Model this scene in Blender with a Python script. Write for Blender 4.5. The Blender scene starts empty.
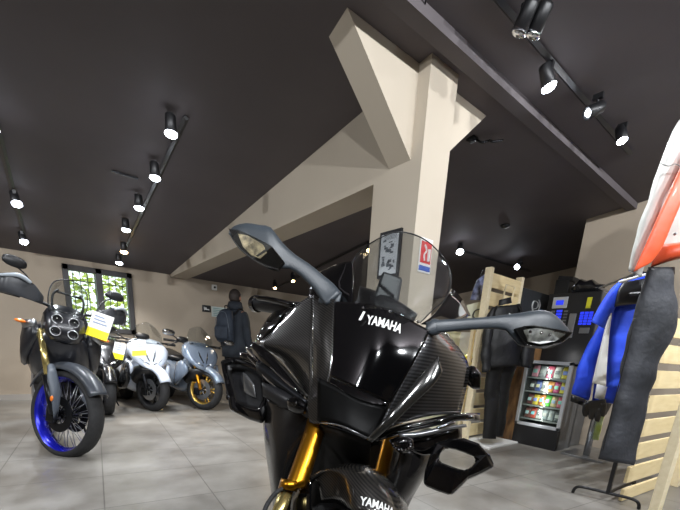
import bpy, bmesh, math, random
from mathutils import Vector as V, Matrix, noise
from mathutils.bvhtree import BVHTree
random.seed(7)
C = bpy.context.scene.collection
sc = bpy.context.scene
PI = math.pi
# ------------------------------------------------------------------ camera model
H = .95; F = 380.; PPX, PPY = 340., 453.
RR = Matrix(((0.77949429521641, 0.12116961659349411, -0.6145783658246179),
             (-0.6236894503551741, 0.24145569692272817, -0.7434450994789193),
             (0.058310489971641746, 0.9628172570317511, 0.26378554987171265)))
O = V((0, 0, H))
def ray(px, py): return RR @ V((px - PPX, PPY - py, -F))
TREF = None
def at(px, py, D):
    if TREF is not None: D = D * (1 + .00067 * (py - TREF))
    return O + ray(px, py) * (D / F)
def on(px, py, ax, v):
    r = ray(px, py); return O + r * ((v - O[ax]) / r[ax])
VIEW = (RR @ V((0, 0, -1))).normalized()
K = .122; CD = 1.94 + K * 6.93
def ceil_z(y): return CD - K * y
def onceil(px, py, drop=0.):
    n = V((0, K, 1)); r = ray(px, py); return O + r * ((CD - drop - n.dot(O)) / n.dot(r))
cam = bpy.data.objects.new('camera', bpy.data.cameras.new('camera')); C.objects.link(cam)
cam.matrix_world = Matrix.Translation(O) @ RR.to_4x4()
cam.data.sensor_fit = 'HORIZONTAL'; cam.data.sensor_width = 36; cam.data.lens = 36 * F / 680
cam.data.shift_y = (PPY - 255) / 680; cam.data.clip_start = .02; cam.data.clip_end = 200
sc.camera = cam
# ------------------------------------------------------------------ materials
def lin(c):
    return tuple((x / 12.92 if x <= .04045 else ((x + .055) / 1.055) ** 2.4) for x in (v / 255 for v in c)) + (1,)
def mat(name, col, rough=.5, metal=0., coat=0., emit=0., spec=None, alpha=None, trans=0., ecol=None):
    m = bpy.data.materials.new(name); m.use_nodes = True
    b = m.node_tree.nodes['Principled BSDF']
    b.inputs['Base Color'].default_value = lin(col); b.inputs['Roughness'].default_value = rough
    b.inputs['Metallic'].default_value = metal; b.inputs['Coat Weight'].default_value = coat
    b.inputs['Coat Roughness'].default_value = .04
    if trans: b.inputs['Transmission Weight'].default_value = trans; b.inputs['IOR'].default_value = 1.15
    if emit:
        b.inputs['Emission Color'].default_value = lin(ecol or col); b.inputs['Emission Strength'].default_value = emit
    if spec is not None: b.inputs['Specular IOR Level'].default_value = spec
    return m
def nodes(m): return m.node_tree.nodes, m.node_tree.links, m.node_tree.nodes['Principled BSDF']
def noisy(m, c1, c2, scale=4., detail=4., rough=None, bump=0., bscale=None, stretch=None):
    n, l, b = nodes(m)
    tc = n.new('ShaderNodeTexCoord'); nz = n.new('ShaderNodeTexNoise'); nz.inputs['Scale'].default_value = scale
    nz.inputs['Detail'].default_value = detail
    src = tc.outputs['Object']
    if stretch:
        mp = n.new('ShaderNodeMapping'); mp.inputs['Scale'].default_value = stretch; l.new(src, mp.inputs[0]); src = mp.outputs[0]
    l.new(src, nz.inputs['Vector'])
    cr = n.new('ShaderNodeValToRGB'); cr.color_ramp.elements[0].position = .3; cr.color_ramp.elements[1].position = .7
    cr.color_ramp.elements[0].color = lin(c1); cr.color_ramp.elements[1].color = lin(c2)
    l.new(nz.outputs[0], cr.inputs[0]); l.new(cr.outputs[0], b.inputs['Base Color'])
    if rough:
        mr = n.new('ShaderNodeMapRange'); mr.inputs[3].default_value = rough[0]; mr.inputs[4].default_value = rough[1]
        l.new(nz.outputs[0], mr.inputs[0]); l.new(mr.outputs[0], b.inputs['Roughness'])
    if bump:
        n2 = n.new('ShaderNodeTexNoise'); n2.inputs['Scale'].default_value = bscale or scale * 5; l.new(src, n2.inputs['Vector'])
        bp = n.new('ShaderNodeBump'); bp.inputs['Strength'].default_value = bump; bp.inputs['Distance'].default_value = .01
        l.new(n2.outputs[0], bp.inputs['Height']); l.new(bp.outputs[0], b.inputs['Normal'])
    return m
def carbon(name, c1, c2, rough=.16, direction=(1, 0, .55), scale=120):
    m = mat(name, (12, 12, 13), rough, 0, 1.0)
    n, l, b = nodes(m)
    tc = n.new('ShaderNodeTexCoord'); mp = n.new('ShaderNodeMapping')
    d = V(direction).normalized()
    mp.inputs['Rotation'].default_value = d.to_track_quat('X', 'Z').to_euler()
    mp.vector_type = 'TEXTURE'
    w = n.new('ShaderNodeTexWave'); w.inputs['Scale'].default_value = scale / 2 / 3.14; w.bands_direction = 'X'
    l.new(tc.outputs['Object'], mp.inputs[0]); l.new(mp.outputs[0], w.inputs[0])
    cr = n.new('ShaderNodeValToRGB'); cr.color_ramp.elements[0].color = lin(c1); cr.color_ramp.elements[1].color = lin(c2)
    cr.color_ramp.elements[0].position = .35; cr.color_ramp.elements[1].position = .65
    l.new(w.outputs[0], cr.inputs[0]); l.new(cr.outputs[0], b.inputs['Base Color'])
    b.inputs['Metallic'].default_value = .55
    mr = n.new('ShaderNodeMapRange'); mr.inputs[3].default_value = .55; mr.inputs[4].default_value = .3
    l.new(w.outputs[0], mr.inputs[0]); l.new(mr.outputs[0], b.inputs['Roughness'])
    return m
def glassy(name, tint=(225, 230, 232), mixf=.12, rough=.03):
    m = bpy.data.materials.new(name); m.use_nodes = True
    n = m.node_tree.nodes; l = m.node_tree.links; n.clear()
    o = n.new('ShaderNodeOutputMaterial'); t = n.new('ShaderNodeBsdfTransparent'); t.inputs[0].default_value = lin(tint)
    g = n.new('ShaderNodeBsdfGlossy'); g.inputs['Roughness'].default_value = rough
    fr = n.new('ShaderNodeLayerWeight'); fr.inputs[0].default_value = .25
    pw = n.new('ShaderNodeMath'); pw.operation = 'MULTIPLY'; pw.inputs[1].default_value = .35; l.new(fr.outputs['Fresnel'], pw.inputs[0])
    a = n.new('ShaderNodeMath'); a.operation = 'ADD'; a.inputs[1].default_value = mixf * .4; l.new(pw.outputs[0], a.inputs[0])
    mx = n.new('ShaderNodeMixShader'); l.new(a.outputs[0], mx.inputs[0]); l.new(t.outputs[0], mx.inputs[1]); l.new(g.outputs[0], mx.inputs[2])
    l.new(mx.outputs[0], o.inputs[0]); return m
M = dict(
    black=mat('satin black', (22, 22, 24), .4), gloss=mat('gloss black', (5, 5, 6), .06, 0, 1.),
    rubber=noisy(mat('rubber', (28, 28, 29), .75), (24, 24, 25), (36, 36, 37), 30, bump=.3, bscale=160),
    plastic=noisy(mat('grained plastic', (50, 56, 61), .42), (47, 53, 58), (56, 62, 68), 8, bump=.08, bscale=400),
    dark=mat('dark metal', (40, 41, 44), .35, .8), steel=mat('steel', (160, 162, 165), .3, .9),
    chrome=mat('chrome', (210, 212, 215), .08, 1.), gold=mat('gold anodised', (196, 136, 34), .3, 1., .2),
    palegold=mat('pale gold', (205, 185, 120), .25, .9), white=mat('white', (225, 225, 222), .5),
    whitepaint=mat('white paint', (205, 214, 228), .15, 0, .8), greypaint=mat('grey blue paint', (110, 122, 138), .2, .2, .8),
    blue=mat('blue metal', (30, 35, 190), .25, .5, .5), red=mat('red', (205, 40, 42), .5), yellow=mat('yellow', (235, 225, 30), .5),
    orange=mat('orange lens', (230, 120, 30), .3), lamp=mat('lamp lens', (255, 250, 240), .3, emit=26, ecol=(235, 243, 255)),
    warmlamp=mat('warm lamp lens', (255, 220, 160), .3, emit=30, ecol=(255, 214, 150)),
    screen=glassy('clear screen', (240, 242, 242), .08), smoke=glassy('smoked screen', (243, 245, 245), .05),
    glass=glassy('window glass', (240, 245, 242), .03), lensg=glassy('lamp cover glass', (240, 240, 238), .08),
    carbon=carbon('carbon weave', (8, 8, 8), (52, 49, 45), direction=(.45, -.35, .82), scale=430),
    carbonr=carbon('carbon weave right', (8, 8, 8), (56, 56, 58), direction=(.08, -.06, 1.), scale=280),
)
def wood(name, c1, c2):
    return noisy(mat(name, c1, .6), c1, c2, 3, 5, stretch=(1.5, 12, 12), bump=.06)
M['wood'] = wood('pale plywood', (226, 204, 152), (238, 218, 172))
M['edge'] = wood('pale wood edge', (232, 216, 178), (242, 228, 194))
def tricol(name, c): return mat(name, c, .5)
# ------------------------------------------------------------------ mesh helpers
def new(): return bmesh.new()
def link(o, parent=None):
    C.objects.link(o)
    if parent is not None: o.parent = parent
    return o
def obj(name, bm, m, parent=None, smooth=False, world=False, bevel=0, solid=0, sub=0, mats=None):
    me = bpy.data.meshes.new(name); bmesh.ops.recalc_face_normals(bm, faces=bm.faces); bm.to_mesh(me); bm.free()
    for mm in (mats or [m]): me.materials.append(mm)
    if smooth:
        for p in me.polygons: p.use_smooth = True
    o = bpy.data.objects.new(name, me); link(o, parent)
    if world and parent is not None:
        t = V((0, 0, 0)); p = parent
        if p.parent is None: o.location = -p.location
    if bevel:
        b = o.modifiers.new('bevel', 'BEVEL'); b.width = bevel; b.segments = 2; b.limit_method = 'ANGLE'
    if solid:
        s = o.modifiers.new('solid', 'SOLIDIFY'); s.thickness = solid; s.offset = 0
    if sub:
        s = o.modifiers.new('sub', 'SUBSURF'); s.levels = sub; s.render_levels = sub
    return o
def thing(name, label, cat, loc=(0, 0, 0), rz=0, group=None):
    o = bpy.data.objects.new(name, None); link(o); o.location = loc; o.rotation_euler = (0, 0, rz)
    o.empty_display_size = .1; return tag(o, label, cat, group)
def tag(o, label, cat, group=None, kind=None):
    o['label'] = label; o['category'] = cat
    if group: o['group'] = group
    if kind: o['kind'] = kind
    return o
def struct(o): o['kind'] = 'structure'; return o
def box(bm, a, b, mx=None, mi=0):
    a = V(a); b = V(b); vs = []
    for z in (a.z, b.z):
        for x, y in ((a.x, a.y), (b.x, a.y), (b.x, b.y), (a.x, b.y)):
            p = V((x, y, z)); vs.append(bm.verts.new(mx @ p if mx else p))
    for q in ((0, 1, 2, 3), (4, 5, 6, 7), (0, 1, 5, 4), (1, 2, 6, 5), (2, 3, 7, 6), (3, 0, 4, 7)):
        f = bm.faces.new([vs[i] for i in q]); f.material_index = mi
    return bm
def prism(bm, pts, off, mi=0):
    a = [bm.verts.new(V(p)) for p in pts]; b = [bm.verts.new(V(p) + V(off)) for p in pts]; n = len(pts)
    f = [bm.faces.new(a), bm.faces.new(b)]
    for i in range(n): f.append(bm.faces.new((a[i], a[(i + 1) % n], b[(i + 1) % n], b[i])))
    for x in f: x.material_index = mi
    return bm
def basis(d):
    d = V(d).normalized(); u = d.cross(V((0, 0, 1)))
    if u.length < 1e-3: u = V((1, 0, 0))
    u.normalize(); return u, d.cross(u).normalized()
def ring(c, u, v, n=14, p=2.):
    out = []
    for i in range(n):
        t = 2 * PI * i / n; a = math.cos(t); b = math.sin(t)
        out.append(V(c) + V(u) * (math.copysign(abs(a) ** (2 / p), a)) + V(v) * (math.copysign(abs(b) ** (2 / p), b)))
    return out
def loft(bm, rings, closed=False, cap=True, mi=0):
    rs = [[bm.verts.new(p) for p in r] for r in rings]; n = len(rs[0])
    rng = range(len(rs)) if closed else range(len(rs) - 1)
    for k in rng:
        a, b = rs[k], rs[(k + 1) % len(rs)]
        for i in range(n):
            f = bm.faces.new((a[i], a[(i + 1) % n], b[(i + 1) % n], b[i])); f.material_index = mi
    if cap and not closed:
        for r in (rs[0], rs[-1]): bm.faces.new(r).material_index = mi
    return bm
def cyl(bm, a, b, r, r2=None, n=14, mi=0):
    a = V(a); b = V(b); u, v = basis(b - a); r2 = r if r2 is None else r2
    return loft(bm, [ring(a, u * r, v * r, n), ring(b, u * r2, v * r2, n)], mi=mi)
def crom(pts, k):
    out = []; n = len(pts)
    for i in range(n - 1):
        p0 = pts[max(i - 1, 0)]; p1 = pts[i]; p2 = pts[i + 1]; p3 = pts[min(i + 2, n - 1)]
        for j in range(k):
            t = j / k
            out.append(.5 * ((2 * p1) + (p2 - p0) * t + (2 * p0 - 5 * p1 + 4 * p2 - p3) * t * t + (3 * p1 - p0 - 3 * p2 + p3) * t ** 3))
    out.append(pts[-1]); return out
def tube(bm, pts, r, n=10, k=5, flat=None, mi=0):
    pts = [V(p) for p in pts]; rs = r if isinstance(r, (list, tuple)) else [r] * len(pts)
    if len(pts) > 2 and k > 1:
        P = crom(pts, k)
        Q = [x[0] for x in crom([V((q, 0, 0)) for q in rs], k)]
    else: P, Q = pts, rs
    rings = []; up = None
    for i, p in enumerate(P):
        d = (P[min(i + 1, len(P) - 1)] - P[max(i - 1, 0)]).normalized()
        if up is None: up, _ = basis(d)
        up = (up - d * up.dot(d)).normalized(); v = d.cross(up)
        rings.append(ring(p, up * Q[i], v * Q[i] * (flat or 1), n))
    return loft(bm, rings, mi=mi)
def lathe(bm, c, axis, prof, n=40, mi=0, closed=True):
    c = V(c); u, v = basis(axis); ax = V(axis).normalized(); rings = []
    for i in range(n):
        t = 2 * PI * i / n; d = u * math.cos(t) + v * math.sin(t)
        rings.append([c + d * r + ax * h for r, h in prof])
    rs = [[bm.verts.new(p) for p in r] for r in rings]; m = len(prof)
    for i in range(n):
        a, b = rs[i], rs[(i + 1) % n]
        for j in range(m if closed else m - 1):
            f = bm.faces.new((a[j], a[(j + 1) % m], b[(j + 1) % m], b[j])); f.material_index = mi
    return bm
def ball(bm, c, rx, ry=None, rz=None, seg=16, mi=0):
    ry = ry or rx; rz = rz or rx
    mx = Matrix.Translation(V(c)) @ Matrix.Diagonal((rx, ry, rz, 1))
    r = bmesh.ops.create_uvsphere(bm, u_segments=seg, v_segments=seg // 2 + 2, radius=1, matrix=mx)
    for v in r['verts']:
        for f in v.link_faces: f.material_index = mi
    return bm
def patch(bm, rows, k=4, mi=0):
    rows = [crom([V(p) for p in r], k) for r in rows]
    cols = [crom(list(c), k) for c in zip(*rows)]
    g = [[bm.verts.new(p) for p in c] for c in cols]
    for i in range(len(g) - 1):
        for j in range(len(g[0]) - 1):
            f = bm.faces.new((g[i][j], g[i + 1][j], g[i + 1][j + 1], g[i][j + 1])); f.material_index = mi
    return bm
def ppatch(rows, k=4, bm=None): return patch(bm or new(), [[at(*p) for p in r] for r in rows], k)
def pxloft(secs, n=14, p=2.4, k=4, bm=None):
    """sections given as two silhouette points plus depth and half thickness along the view"""
    a = crom([at(s[0], s[1], s[4]) for s in secs], k); b = crom([at(s[2], s[3], s[4]) for s in secs], k)
    t = [x[0] for x in crom([V((s[5], 0, 0)) for s in secs], k)]
    return loft(bm or new(), [ring((x + y) / 2, (x - y) / 2, ((x + y) / 2 - O).normalized() * q, n, p) for x, y, q in zip(a, b, t)])
def wrinkle(o, amp, scale, seed=0.):
    for v in o.data.vertices:
        v.co += v.normal * (noise.noise(v.co * scale + V((seed, seed, seed))) * amp)
def text(name, s, size, m, parent, mx, ext=.0006, bend=0., bold=0., world=True, onto=None, sx=1.):
    tr = None
    if onto is not None:
        bt = bmesh.new(); dg = bpy.context.evaluated_depsgraph_get(); dg.update(); bpy.context.view_layer.update()
        ev = onto.evaluated_get(bpy.context.evaluated_depsgraph_get()); m2 = ev.to_mesh(); bt.from_mesh(m2); bmesh.ops.transform(bt, matrix=onto.matrix_world, verts=bt.verts)
        tr = BVHTree.FromBMesh(bt); bt.free()
    cu = bpy.data.curves.new(name, 'FONT'); cu.body = s; cu.size = size; cu.extrude = ext; cu.align_x = 'CENTER'; cu.align_y = 'CENTER'
    cu.offset = bold; tmp = bpy.data.objects.new('tmp', cu); C.objects.link(tmp)
    bpy.context.view_layer.update()
    me = bpy.data.meshes.new_from_object(tmp.evaluated_get(bpy.context.evaluated_depsgraph_get()))
    bpy.data.objects.remove(tmp)
    for v in me.vertices:
        v.co.x *= sx
        if bend:
            x = v.co.x; a = x * bend; r = 1 / bend - 0 + 0
            yy = v.co.y; v.co.x = (r + yy) * math.sin(a); v.co.y = (r + yy) * math.cos(a) - r
        zz = v.co.z; v.co = mx @ v.co
        if tr:
            nn = (mx.to_3x3() @ V((0, 0, 1))).normalized(); h = tr.ray_cast(v.co + nn * .08, -nn)
            if h[0] is not None: v.co = h[0] + nn * (.0008 + (zz + ext))
    me.materials.clear(); me.materials.append(m)
    o = bpy.data.objects.new(name, me); link(o, parent)
    if parent is not None and parent.parent is None and world: o.location = -parent.location
    return o
def frame_mx(c, right, up):
    r = V(right).normalized(); n = r.cross(V(up)).normalized(); u = n.cross(r)
    m = Matrix((r, u, n)).transposed().to_4x4(); return Matrix.Translation(V(c)) @ m
def copy_tree(o, parent=None):
    c = o.copy(); C.objects.link(c)
    if parent is not None: c.parent = parent
    for ch in [x for x in o.children]: copy_tree(ch, c)
    return c
# ------------------------------------------------------------------ the room
X0, X1, X2 = -3.2, 5.15, 7.05; Y0, YJ, YW = -4.0, 2.1, 6.93
fm = mat('floor tile', (150, 147, 142), .3); n, l, b = nodes(fm)
tc = n.new('ShaderNodeTexCoord'); br = n.new('ShaderNodeTexBrick'); mp = n.new('ShaderNodeMapping')
mp.vector_type = 'TEXTURE'; mp.inputs['Location'].default_value = (.32, 2.96, 0); mp.inputs['Rotation'].default_value = (0, 0, math.radians(-7))
l.new(tc.outputs['Object'], mp.inputs[0]); l.new(mp.outputs[0], br.inputs[0])
br.inputs['Scale'].default_value = 1; br.inputs['Brick Width'].default_value = .6; br.inputs['Row Height'].default_value = .6
br.inputs['Mortar Size'].default_value = .004; br.inputs['Mortar Smooth'].default_value = .2; br.offset = 0
br.inputs['Color1'].default_value = (1, 1, 1, 1); br.inputs['Color2'].default_value = (.93, .93, .93, 1); br.inputs['Mortar'].default_value = (.5, .49, .48, 1)
nz = n.new('ShaderNodeTexNoise'); nz.inputs['Scale'].default_value = 1.8; nz.inputs['Detail'].default_value = 7; nz.inputs['Roughness'].default_value = .62
l.new(tc.outputs['Object'], nz.inputs[0]); cr = n.new('ShaderNodeValToRGB')
cr.color_ramp.elements[0].position = .33; cr.color_ramp.elements[0].color = lin((104, 99, 92)); cr.color_ramp.elements[1].position = .68; cr.color_ramp.elements[1].color = lin((146, 143, 137))
l.new(nz.outputs[0], cr.inputs[0]); mxn = n.new('ShaderNodeMix'); mxn.data_type = 'RGBA'; mxn.blend_type = 'MULTIPLY'; mxn.inputs[0].default_value = 1
l.new(cr.outputs[0], mxn.inputs[6]); l.new(br.outputs[0], mxn.inputs[7]); l.new(mxn.outputs[2], b.inputs['Base Color'])
mr = n.new('ShaderNodeMapRange'); mr.inputs[3].default_value = .22; mr.inputs[4].default_value = .5; l.new(nz.outputs[0], mr.inputs[0]); l.new(mr.outputs[0], b.inputs['Roughness'])
struct(obj('floor', box(new(), (X0, Y0, -.1), (X2 + .1, YW + .1, 0)), fm))
cm = noisy(mat('ceiling paint', (54, 50, 50), .75), (84, 78, 80), (92, 86, 88), 1.5, 3)
bm = new(); prism(bm, [(X0, Y0, ceil_z(Y0)), (X0, YW + .1, ceil_z(YW + .1)), (X0, YW + .1, ceil_z(YW + .1) + .1), (X0, Y0, ceil_z(Y0) + .1)], (X2 + .1 - X0, 0, 0))
struct(obj('ceiling', bm, cm))
wm = noisy(mat('taupe wall paint', (160, 146, 128), .8), (160, 147, 130), (168, 155, 138), 1.2, 4, bump=.05, bscale=60)
bmw = noisy(mat('beige beam paint', (180, 168, 150), .75), (178, 167, 150), (188, 177, 160), 1.2, 4)
wx0, wx1, wz0, wz1 = .54, 1.40, .98, 1.86
bm = new(); zc = ceil_z(YW)
for a, c in (((X0, YW, 0), (wx0, YW + .2, zc)), ((wx1, YW, 0), (X2 + .1, YW + .2, zc)), ((wx0, YW, 0), (wx1, YW + .2, wz0)), ((wx0, YW, wz1), (wx1, YW + .2, zc))): box(bm, a, c)
struct(obj('wall_back', bm, wm))
def sidewall(name, x, y0, y1, t):
    bm = new(); prism(bm, [(x, y0, 0), (x, y1, 0), (x, y1, ceil_z(y1)), (x, y0, ceil_z(y0))], (t, 0, 0)); return struct(obj(name, bm, wm))
sidewall('wall_left', X0, Y0, YW, -.15); sidewall('wall_right', X2, YJ, YW, .1)
sidewall('wall_right', X1, Y0, YJ, 1.9)
bm = new(); box(bm, (X0, Y0 - .15, 0), (X1, Y0, ceil_z(Y0))); struct(obj('wall_front', bm, wm))
bm = new(); box(bm, (X0, YW - .015, 0), (X2, YW, .08)); struct(obj('baseboard_back', bm, mat('grey skirting', (150, 145, 138), .5)))
# window: dark frame, mullion, bars and glass
fr = mat('dark window frame', (44, 42, 42), .45)
bm = new(); y0, y1 = YW - .05, YW + .06
for a, c in (((wx0, wz0), (wx0 + .07, wz1)), ((wx1 - .07, wz0), (wx1, wz1)), ((wx0, wz1 - .07), (wx1, wz1)), ((wx0, wz0), (wx1, wz0 + .07)), ((.93, wz0), (1.01, wz1))):
    box(bm, (a[0], y0, a[1]), (c[0], y1, c[1]))
w = struct(obj('window_1', bm, fr, bevel=.004))
for a, c in ((.61, .93), (1.01, 1.33)): obj('glass_pane', box(new(), (a, YW + .01, wz0 + .07), (c, YW + .016, wz1 - .07)), M['glass'], w)
bm = new()
for i in range(9):
    x = .58 + i * .09; cyl(bm, (x, YW + .16, wz0), (x, YW + .16, wz1), .006, n=6)
for z in (1.16, 1.68): cyl(bm, (wx0, YW + .16, z), (wx1, YW + .16, z), .008, n=6)
obj('security_bars', bm, M['black'], w)
# foliage and paving outside the window
lm = noisy(mat('sunlit leaves', (150, 180, 70), .6), (130, 160, 45), (225, 232, 120), 6)
bm = new()
for i in range(9000):
    c = V((random.uniform(-1.5, 4.5), random.uniform(9.6, 12), random.uniform(.2, 3.6)))
    if noise.noise(c * 1.6) < -.34: continue
    q = V((random.gauss(0, 1), random.gauss(0, 1), random.gauss(0, 1))).normalized(); u, v = basis(q); s = random.uniform(.04, .09)
    bm.faces.new([bm.verts.new(c + u * s * a + v * s * .55 * d) for a, d in ((-1, 0), (0, -1), (1, 0), (0, 1))])
tag(obj('tree_foliage', bm, lm), 'bright yellow-green leaves outside the barred window', 'foliage', kind='stuff')
tag(obj('paved_ground', box(new(), (-8, 7.2, -.25), (12, 22, -.15)), mat('outside paving', (170, 168, 160), .8)), 'pale ground outside beneath the tree leaves', 'ground', kind='structure')
# column, rafters and brackets
cx0, cx1, cy0, cy1 = 1.97, 2.22, 1.79, 2.20
bm = new(); prism(bm, [(cx0, cy0, 0), (cx0, cy1, 0), (cx0, cy1, ceil_z(cy1)), (cx0, cy0, ceil_z(cy0))], (cx1 - cx0, 0, 0))
struct(obj('trim_1', bm, bmw))
bm = new(); prism(bm, [(cx0, cy1, ceil_z(cy1)), (cx0, 6.92, ceil_z(6.92)), (cx0, 6.92, ceil_z(6.92) - .04), (cx0, cy1, 2.03)], (cx1 - cx0, 0, 0)); struct(obj('trim_2', bm, bmw))
bm = new(); prism(bm, [(1.43, 1.88, ceil_z(1.88)), (cx0, 1.88, ceil_z(1.88)), (cx0, 1.88, 2.08)], (0, .18, 0)); struct(obj('trim_3', bm, bmw))
bm = new(); prism(bm, [(2.68, 1.88, ceil_z(1.88)), (cx1, 1.88, ceil_z(1.88)), (cx1, 1.88, 2.14)], (0, .18, 0)); struct(obj('trim_4', bm, bmw))
bm = new(); prism(bm, [(X0, 1.63, ceil_z(1.63)), (X0, 1.72, ceil_z(1.72)), (X0, 1.72, ceil_z(1.63) - .055), (X0, 1.63, ceil_z(1.63) - .055)], (X1 - X0, 0, 0)); struct(obj('trim_5', bm, cm))
# ------------------------------------------------------------------ track lighting
def rail(a, b, label, grp='ceiling track rails'):
    bm = new(); a = V(a); b = V(b); d = (b - a).normalized(); u = d.cross(V((0, 0, 1))).normalized()
    for s in (0,): loft(bm, [ring(p, u * .02, V((0, 0, .014)), 4, 2) for p in (a - V((0, 0, .016)), b - V((0, 0, .016)))])
    t = tag(obj('track_rail', bm, M['black']), label, 'lighting track', grp)
def cz(x, y): return (x, y, ceil_z(y))
rail(cz(1.04, 3.1), cz(1.22, 6.85), 'long black ceiling track carrying six lamps, running towards the window')
rail(cz(.02, 3.6), cz(.19, 6.8), 'black ceiling track at the far left above the adventure motorcycle')
rail(cz(1.9, 1.40), cz(4.0, 1.40), 'black ceiling track at upper right beyond the dark beam')
rail(cz(3.75, 6.7), cz(3.55, 3.6), 'black ceiling track sloping behind the column over the back wall')
rail(cz(4.75, 3.5), cz(6.6, 3.4), 'black ceiling track above the wooden slatted stand')
hd = new(); lathe(hd, (0, 0, 0), (0, 0, 1), [(0.0001, .10), (.03, .10), (.034, .09), (.036, -.03), (.031, -.034), (.029, .0), (.0001, .0)], 20, closed=False)
hd_me = None
def spot(p, aim, label, power=60, warm=False, on_=True, grp='track spotlights', r=.041, cone=125):
    """p: lens centre; aim: direction"""
    aim = V(aim).normalized(); p = V(p)
    t = thing('track_spotlight', label, 'spotlight', p, 0, grp)
    u, v = basis(aim)
    q = aim.to_track_quat('-Z', 'Y').to_matrix().to_4x4()
    bm = new(); lathe(bm, (0, 0, 0), -aim, [(0.001, .11), (.028, .11), (.034, .10), (.037, -.008), (.033, -.01), (.032, .002), (.001, .002)], 20, closed=False); obj('lamp_head', bm, M['black'], t, True)
    top = ceil_z(p.y) - p.z - .03; bk = -aim * .06
    bm = new(); box(bm, (bk.x - .012, bk.y - .03, top - .03), (bk.x + .012, bk.y + .03, top)); cyl(bm, bk, (bk.x, bk.y, top - .02), .008, n=8); obj('mounting_stem', bm, M['black'], t)
    bm = new(); ball(bm, aim * .0, r, r, r * .55, 14)
    bmesh.ops.transform(bm, matrix=q, verts=bm.verts)
    obj('lamp_lens', bm, (M['warmlamp'] if warm else M['lamp']) if on_ else M['chrome'], t, True)
    if on_:
        ld = bpy.data.lights.new('spot', 'SPOT'); ld.energy = power; ld.spot_size = math.radians(cone); ld.spot_blend = .9; ld.shadow_soft_size = .03
        ld.color = (1, .82, .6) if warm else (.93, .96, 1.)
        lo = bpy.data.objects.new('spot_light', ld); C.objects.link(lo); lo.parent = t; lo.location = aim * .04
        lo.rotation_euler = aim.to_track_quat('-Z', 'Y').to_euler()
    return t
ords = ['nearest', 'second nearest', 'third nearest', 'fourth nearest', 'fifth nearest, warm toned', 'farthest']
for i, (x, y) in enumerate(((171, 134), (155, 178), (139, 208), (126, 230), (124, 252), (119, 263))):
    p = onceil(x, y, .14); spot(p, (.0, .05, -1), 'lit spotlight, %s to the viewer on the long track toward the window' % ords[i], 75, warm=(i == 4), grp='spotlights on the long left track')
for i, (x, y) in enumerate(((17, 204), (24, 242))):
    p = onceil(x, y, .14); spot(p, (.15, -.4, -1), ['upper', 'lower'][i] + ' of the two lit spotlights on the far left track', 55)
spot(onceil(-8, 130, .14), (.3, -.3, -1), 'lit spotlight just outside the left edge of the picture', 55)
for i, (x, y, a) in enumerate(((549, 87, (.45, -.25, -1)), (588, 113, (-.9, .45, -.55)), (622, 140, (-.3, -.4, -1)))):
    p = onceil(x, y, .14); spot(p, a, ['bright round spotlight nearest the column on the upper right track', 'dim tilted spotlight between two bright ones on the upper right track', 'bright spotlight on the upper right track above the orange jacket'][i], [85, 10, 60][i], grp='spotlights on the upper right track', r=[.04, .02, .034][i])
for i, (x, y) in enumerate(((519, 32), (533, 34))):
    spot(onceil(x, y, .13), (.1, .5, -.8), ['left', 'right'][i] + ' of the two black unlit spotlights at the top right of the ceiling', on_=False, grp='unlit spotlights')
for i, (x, y) in enumerate(((275, 288), (293, 281))):
    spot(onceil(x, y, .16), (-.2, -.5, -1), ['small warm spotlight hanging left of the grip end above the back wall', 'small warm spotlight hanging under the long mirror arm'][i], 16, warm=True, r=.026, grp='warm spotlights behind the mirror')
spot(onceil(369, 250, .12), (-.3, -.4, -1), 'warm glowing spotlight seen at the left edge of the windscreen', 25, warm=True, r=.035)
spot(onceil(460, 252, .14), (-.4, -.4, -1), 'bright spotlight on the ceiling right of the windscreen', 60, r=.045)
spot(onceil(517, 267, .14), (-.8, .1, -.6), 'long silver spotlight above the wooden slatted stand', 35, r=.04)
for i, (x, y) in enumerate(((-.9, -.6), (.2, -.9), (1.3, -1.2), (2.4, -1.5), (3.6, -.9), (-2.2, 1.2), (-2.2, 3.6))):
    spot((x, y, ceil_z(y) - .14), [(.1, 1, -.45), (.3, 1, -.35), (.35, 1, -.3), (.3, 1, -.35), (.3, .8, -.5), (.6, .7, -.5), (.4, .8, -.5)][i], 'lit ceiling spotlight behind the viewer, %s along the room' % ['first', 'second', 'third', 'fourth', 'fifth', 'sixth', 'seventh'][i], 190, cone=140)
# small ceiling fittings
bm = new(); lathe(bm, onceil(505, 226, .012), (0, 0, 1), [(.001, .012), (.05, .012), (.055, 0), (.03, -.02), (.001, -.022)], 24, closed=False)
tag(obj('smoke_detector', bm, M['black'], smooth=True), 'round dark disc on the ceiling right of the column', 'smoke detector')
p = onceil(125, 175, .008); bm = new(); box(bm, (p.x - .1, p.y - .008, p.z - .006), (p.x + .1, p.y + .008, p.z + .006)); tag(obj('ceiling_joint_strip', bm, M['dark']), 'short thin grey strip on the ceiling left of the long track', 'strip')
p = onceil(483, 135, .02); bm = new(); tube(bm, [p + V(q) for q in ((0, .1, .02), (.03, .02, -.03), (.08, -.01, -.01), (.05, -.05, -.04), (.11, -.1, -.03))], .008, 8); box(bm, p + V((-.03, .06, -.01)), p + V((.03, .12, .02)))
tag(obj('cable_clamp', bm, M['dark'], smooth=True), 'dark cable fitting hanging beside the lit beige bracket', 'cable fitting')
bm = new(); tube(bm, [onceil(433, 36, .01), onceil(432, 22, .02), onceil(423, 12, .01), onceil(426, 0, .01), onceil(422, -12, .005)], .004, 6, 3)
tag(obj('ceiling_cable', bm, M['dark']), 'thin kinked cable running up from the top of the column', 'cable')
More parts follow.
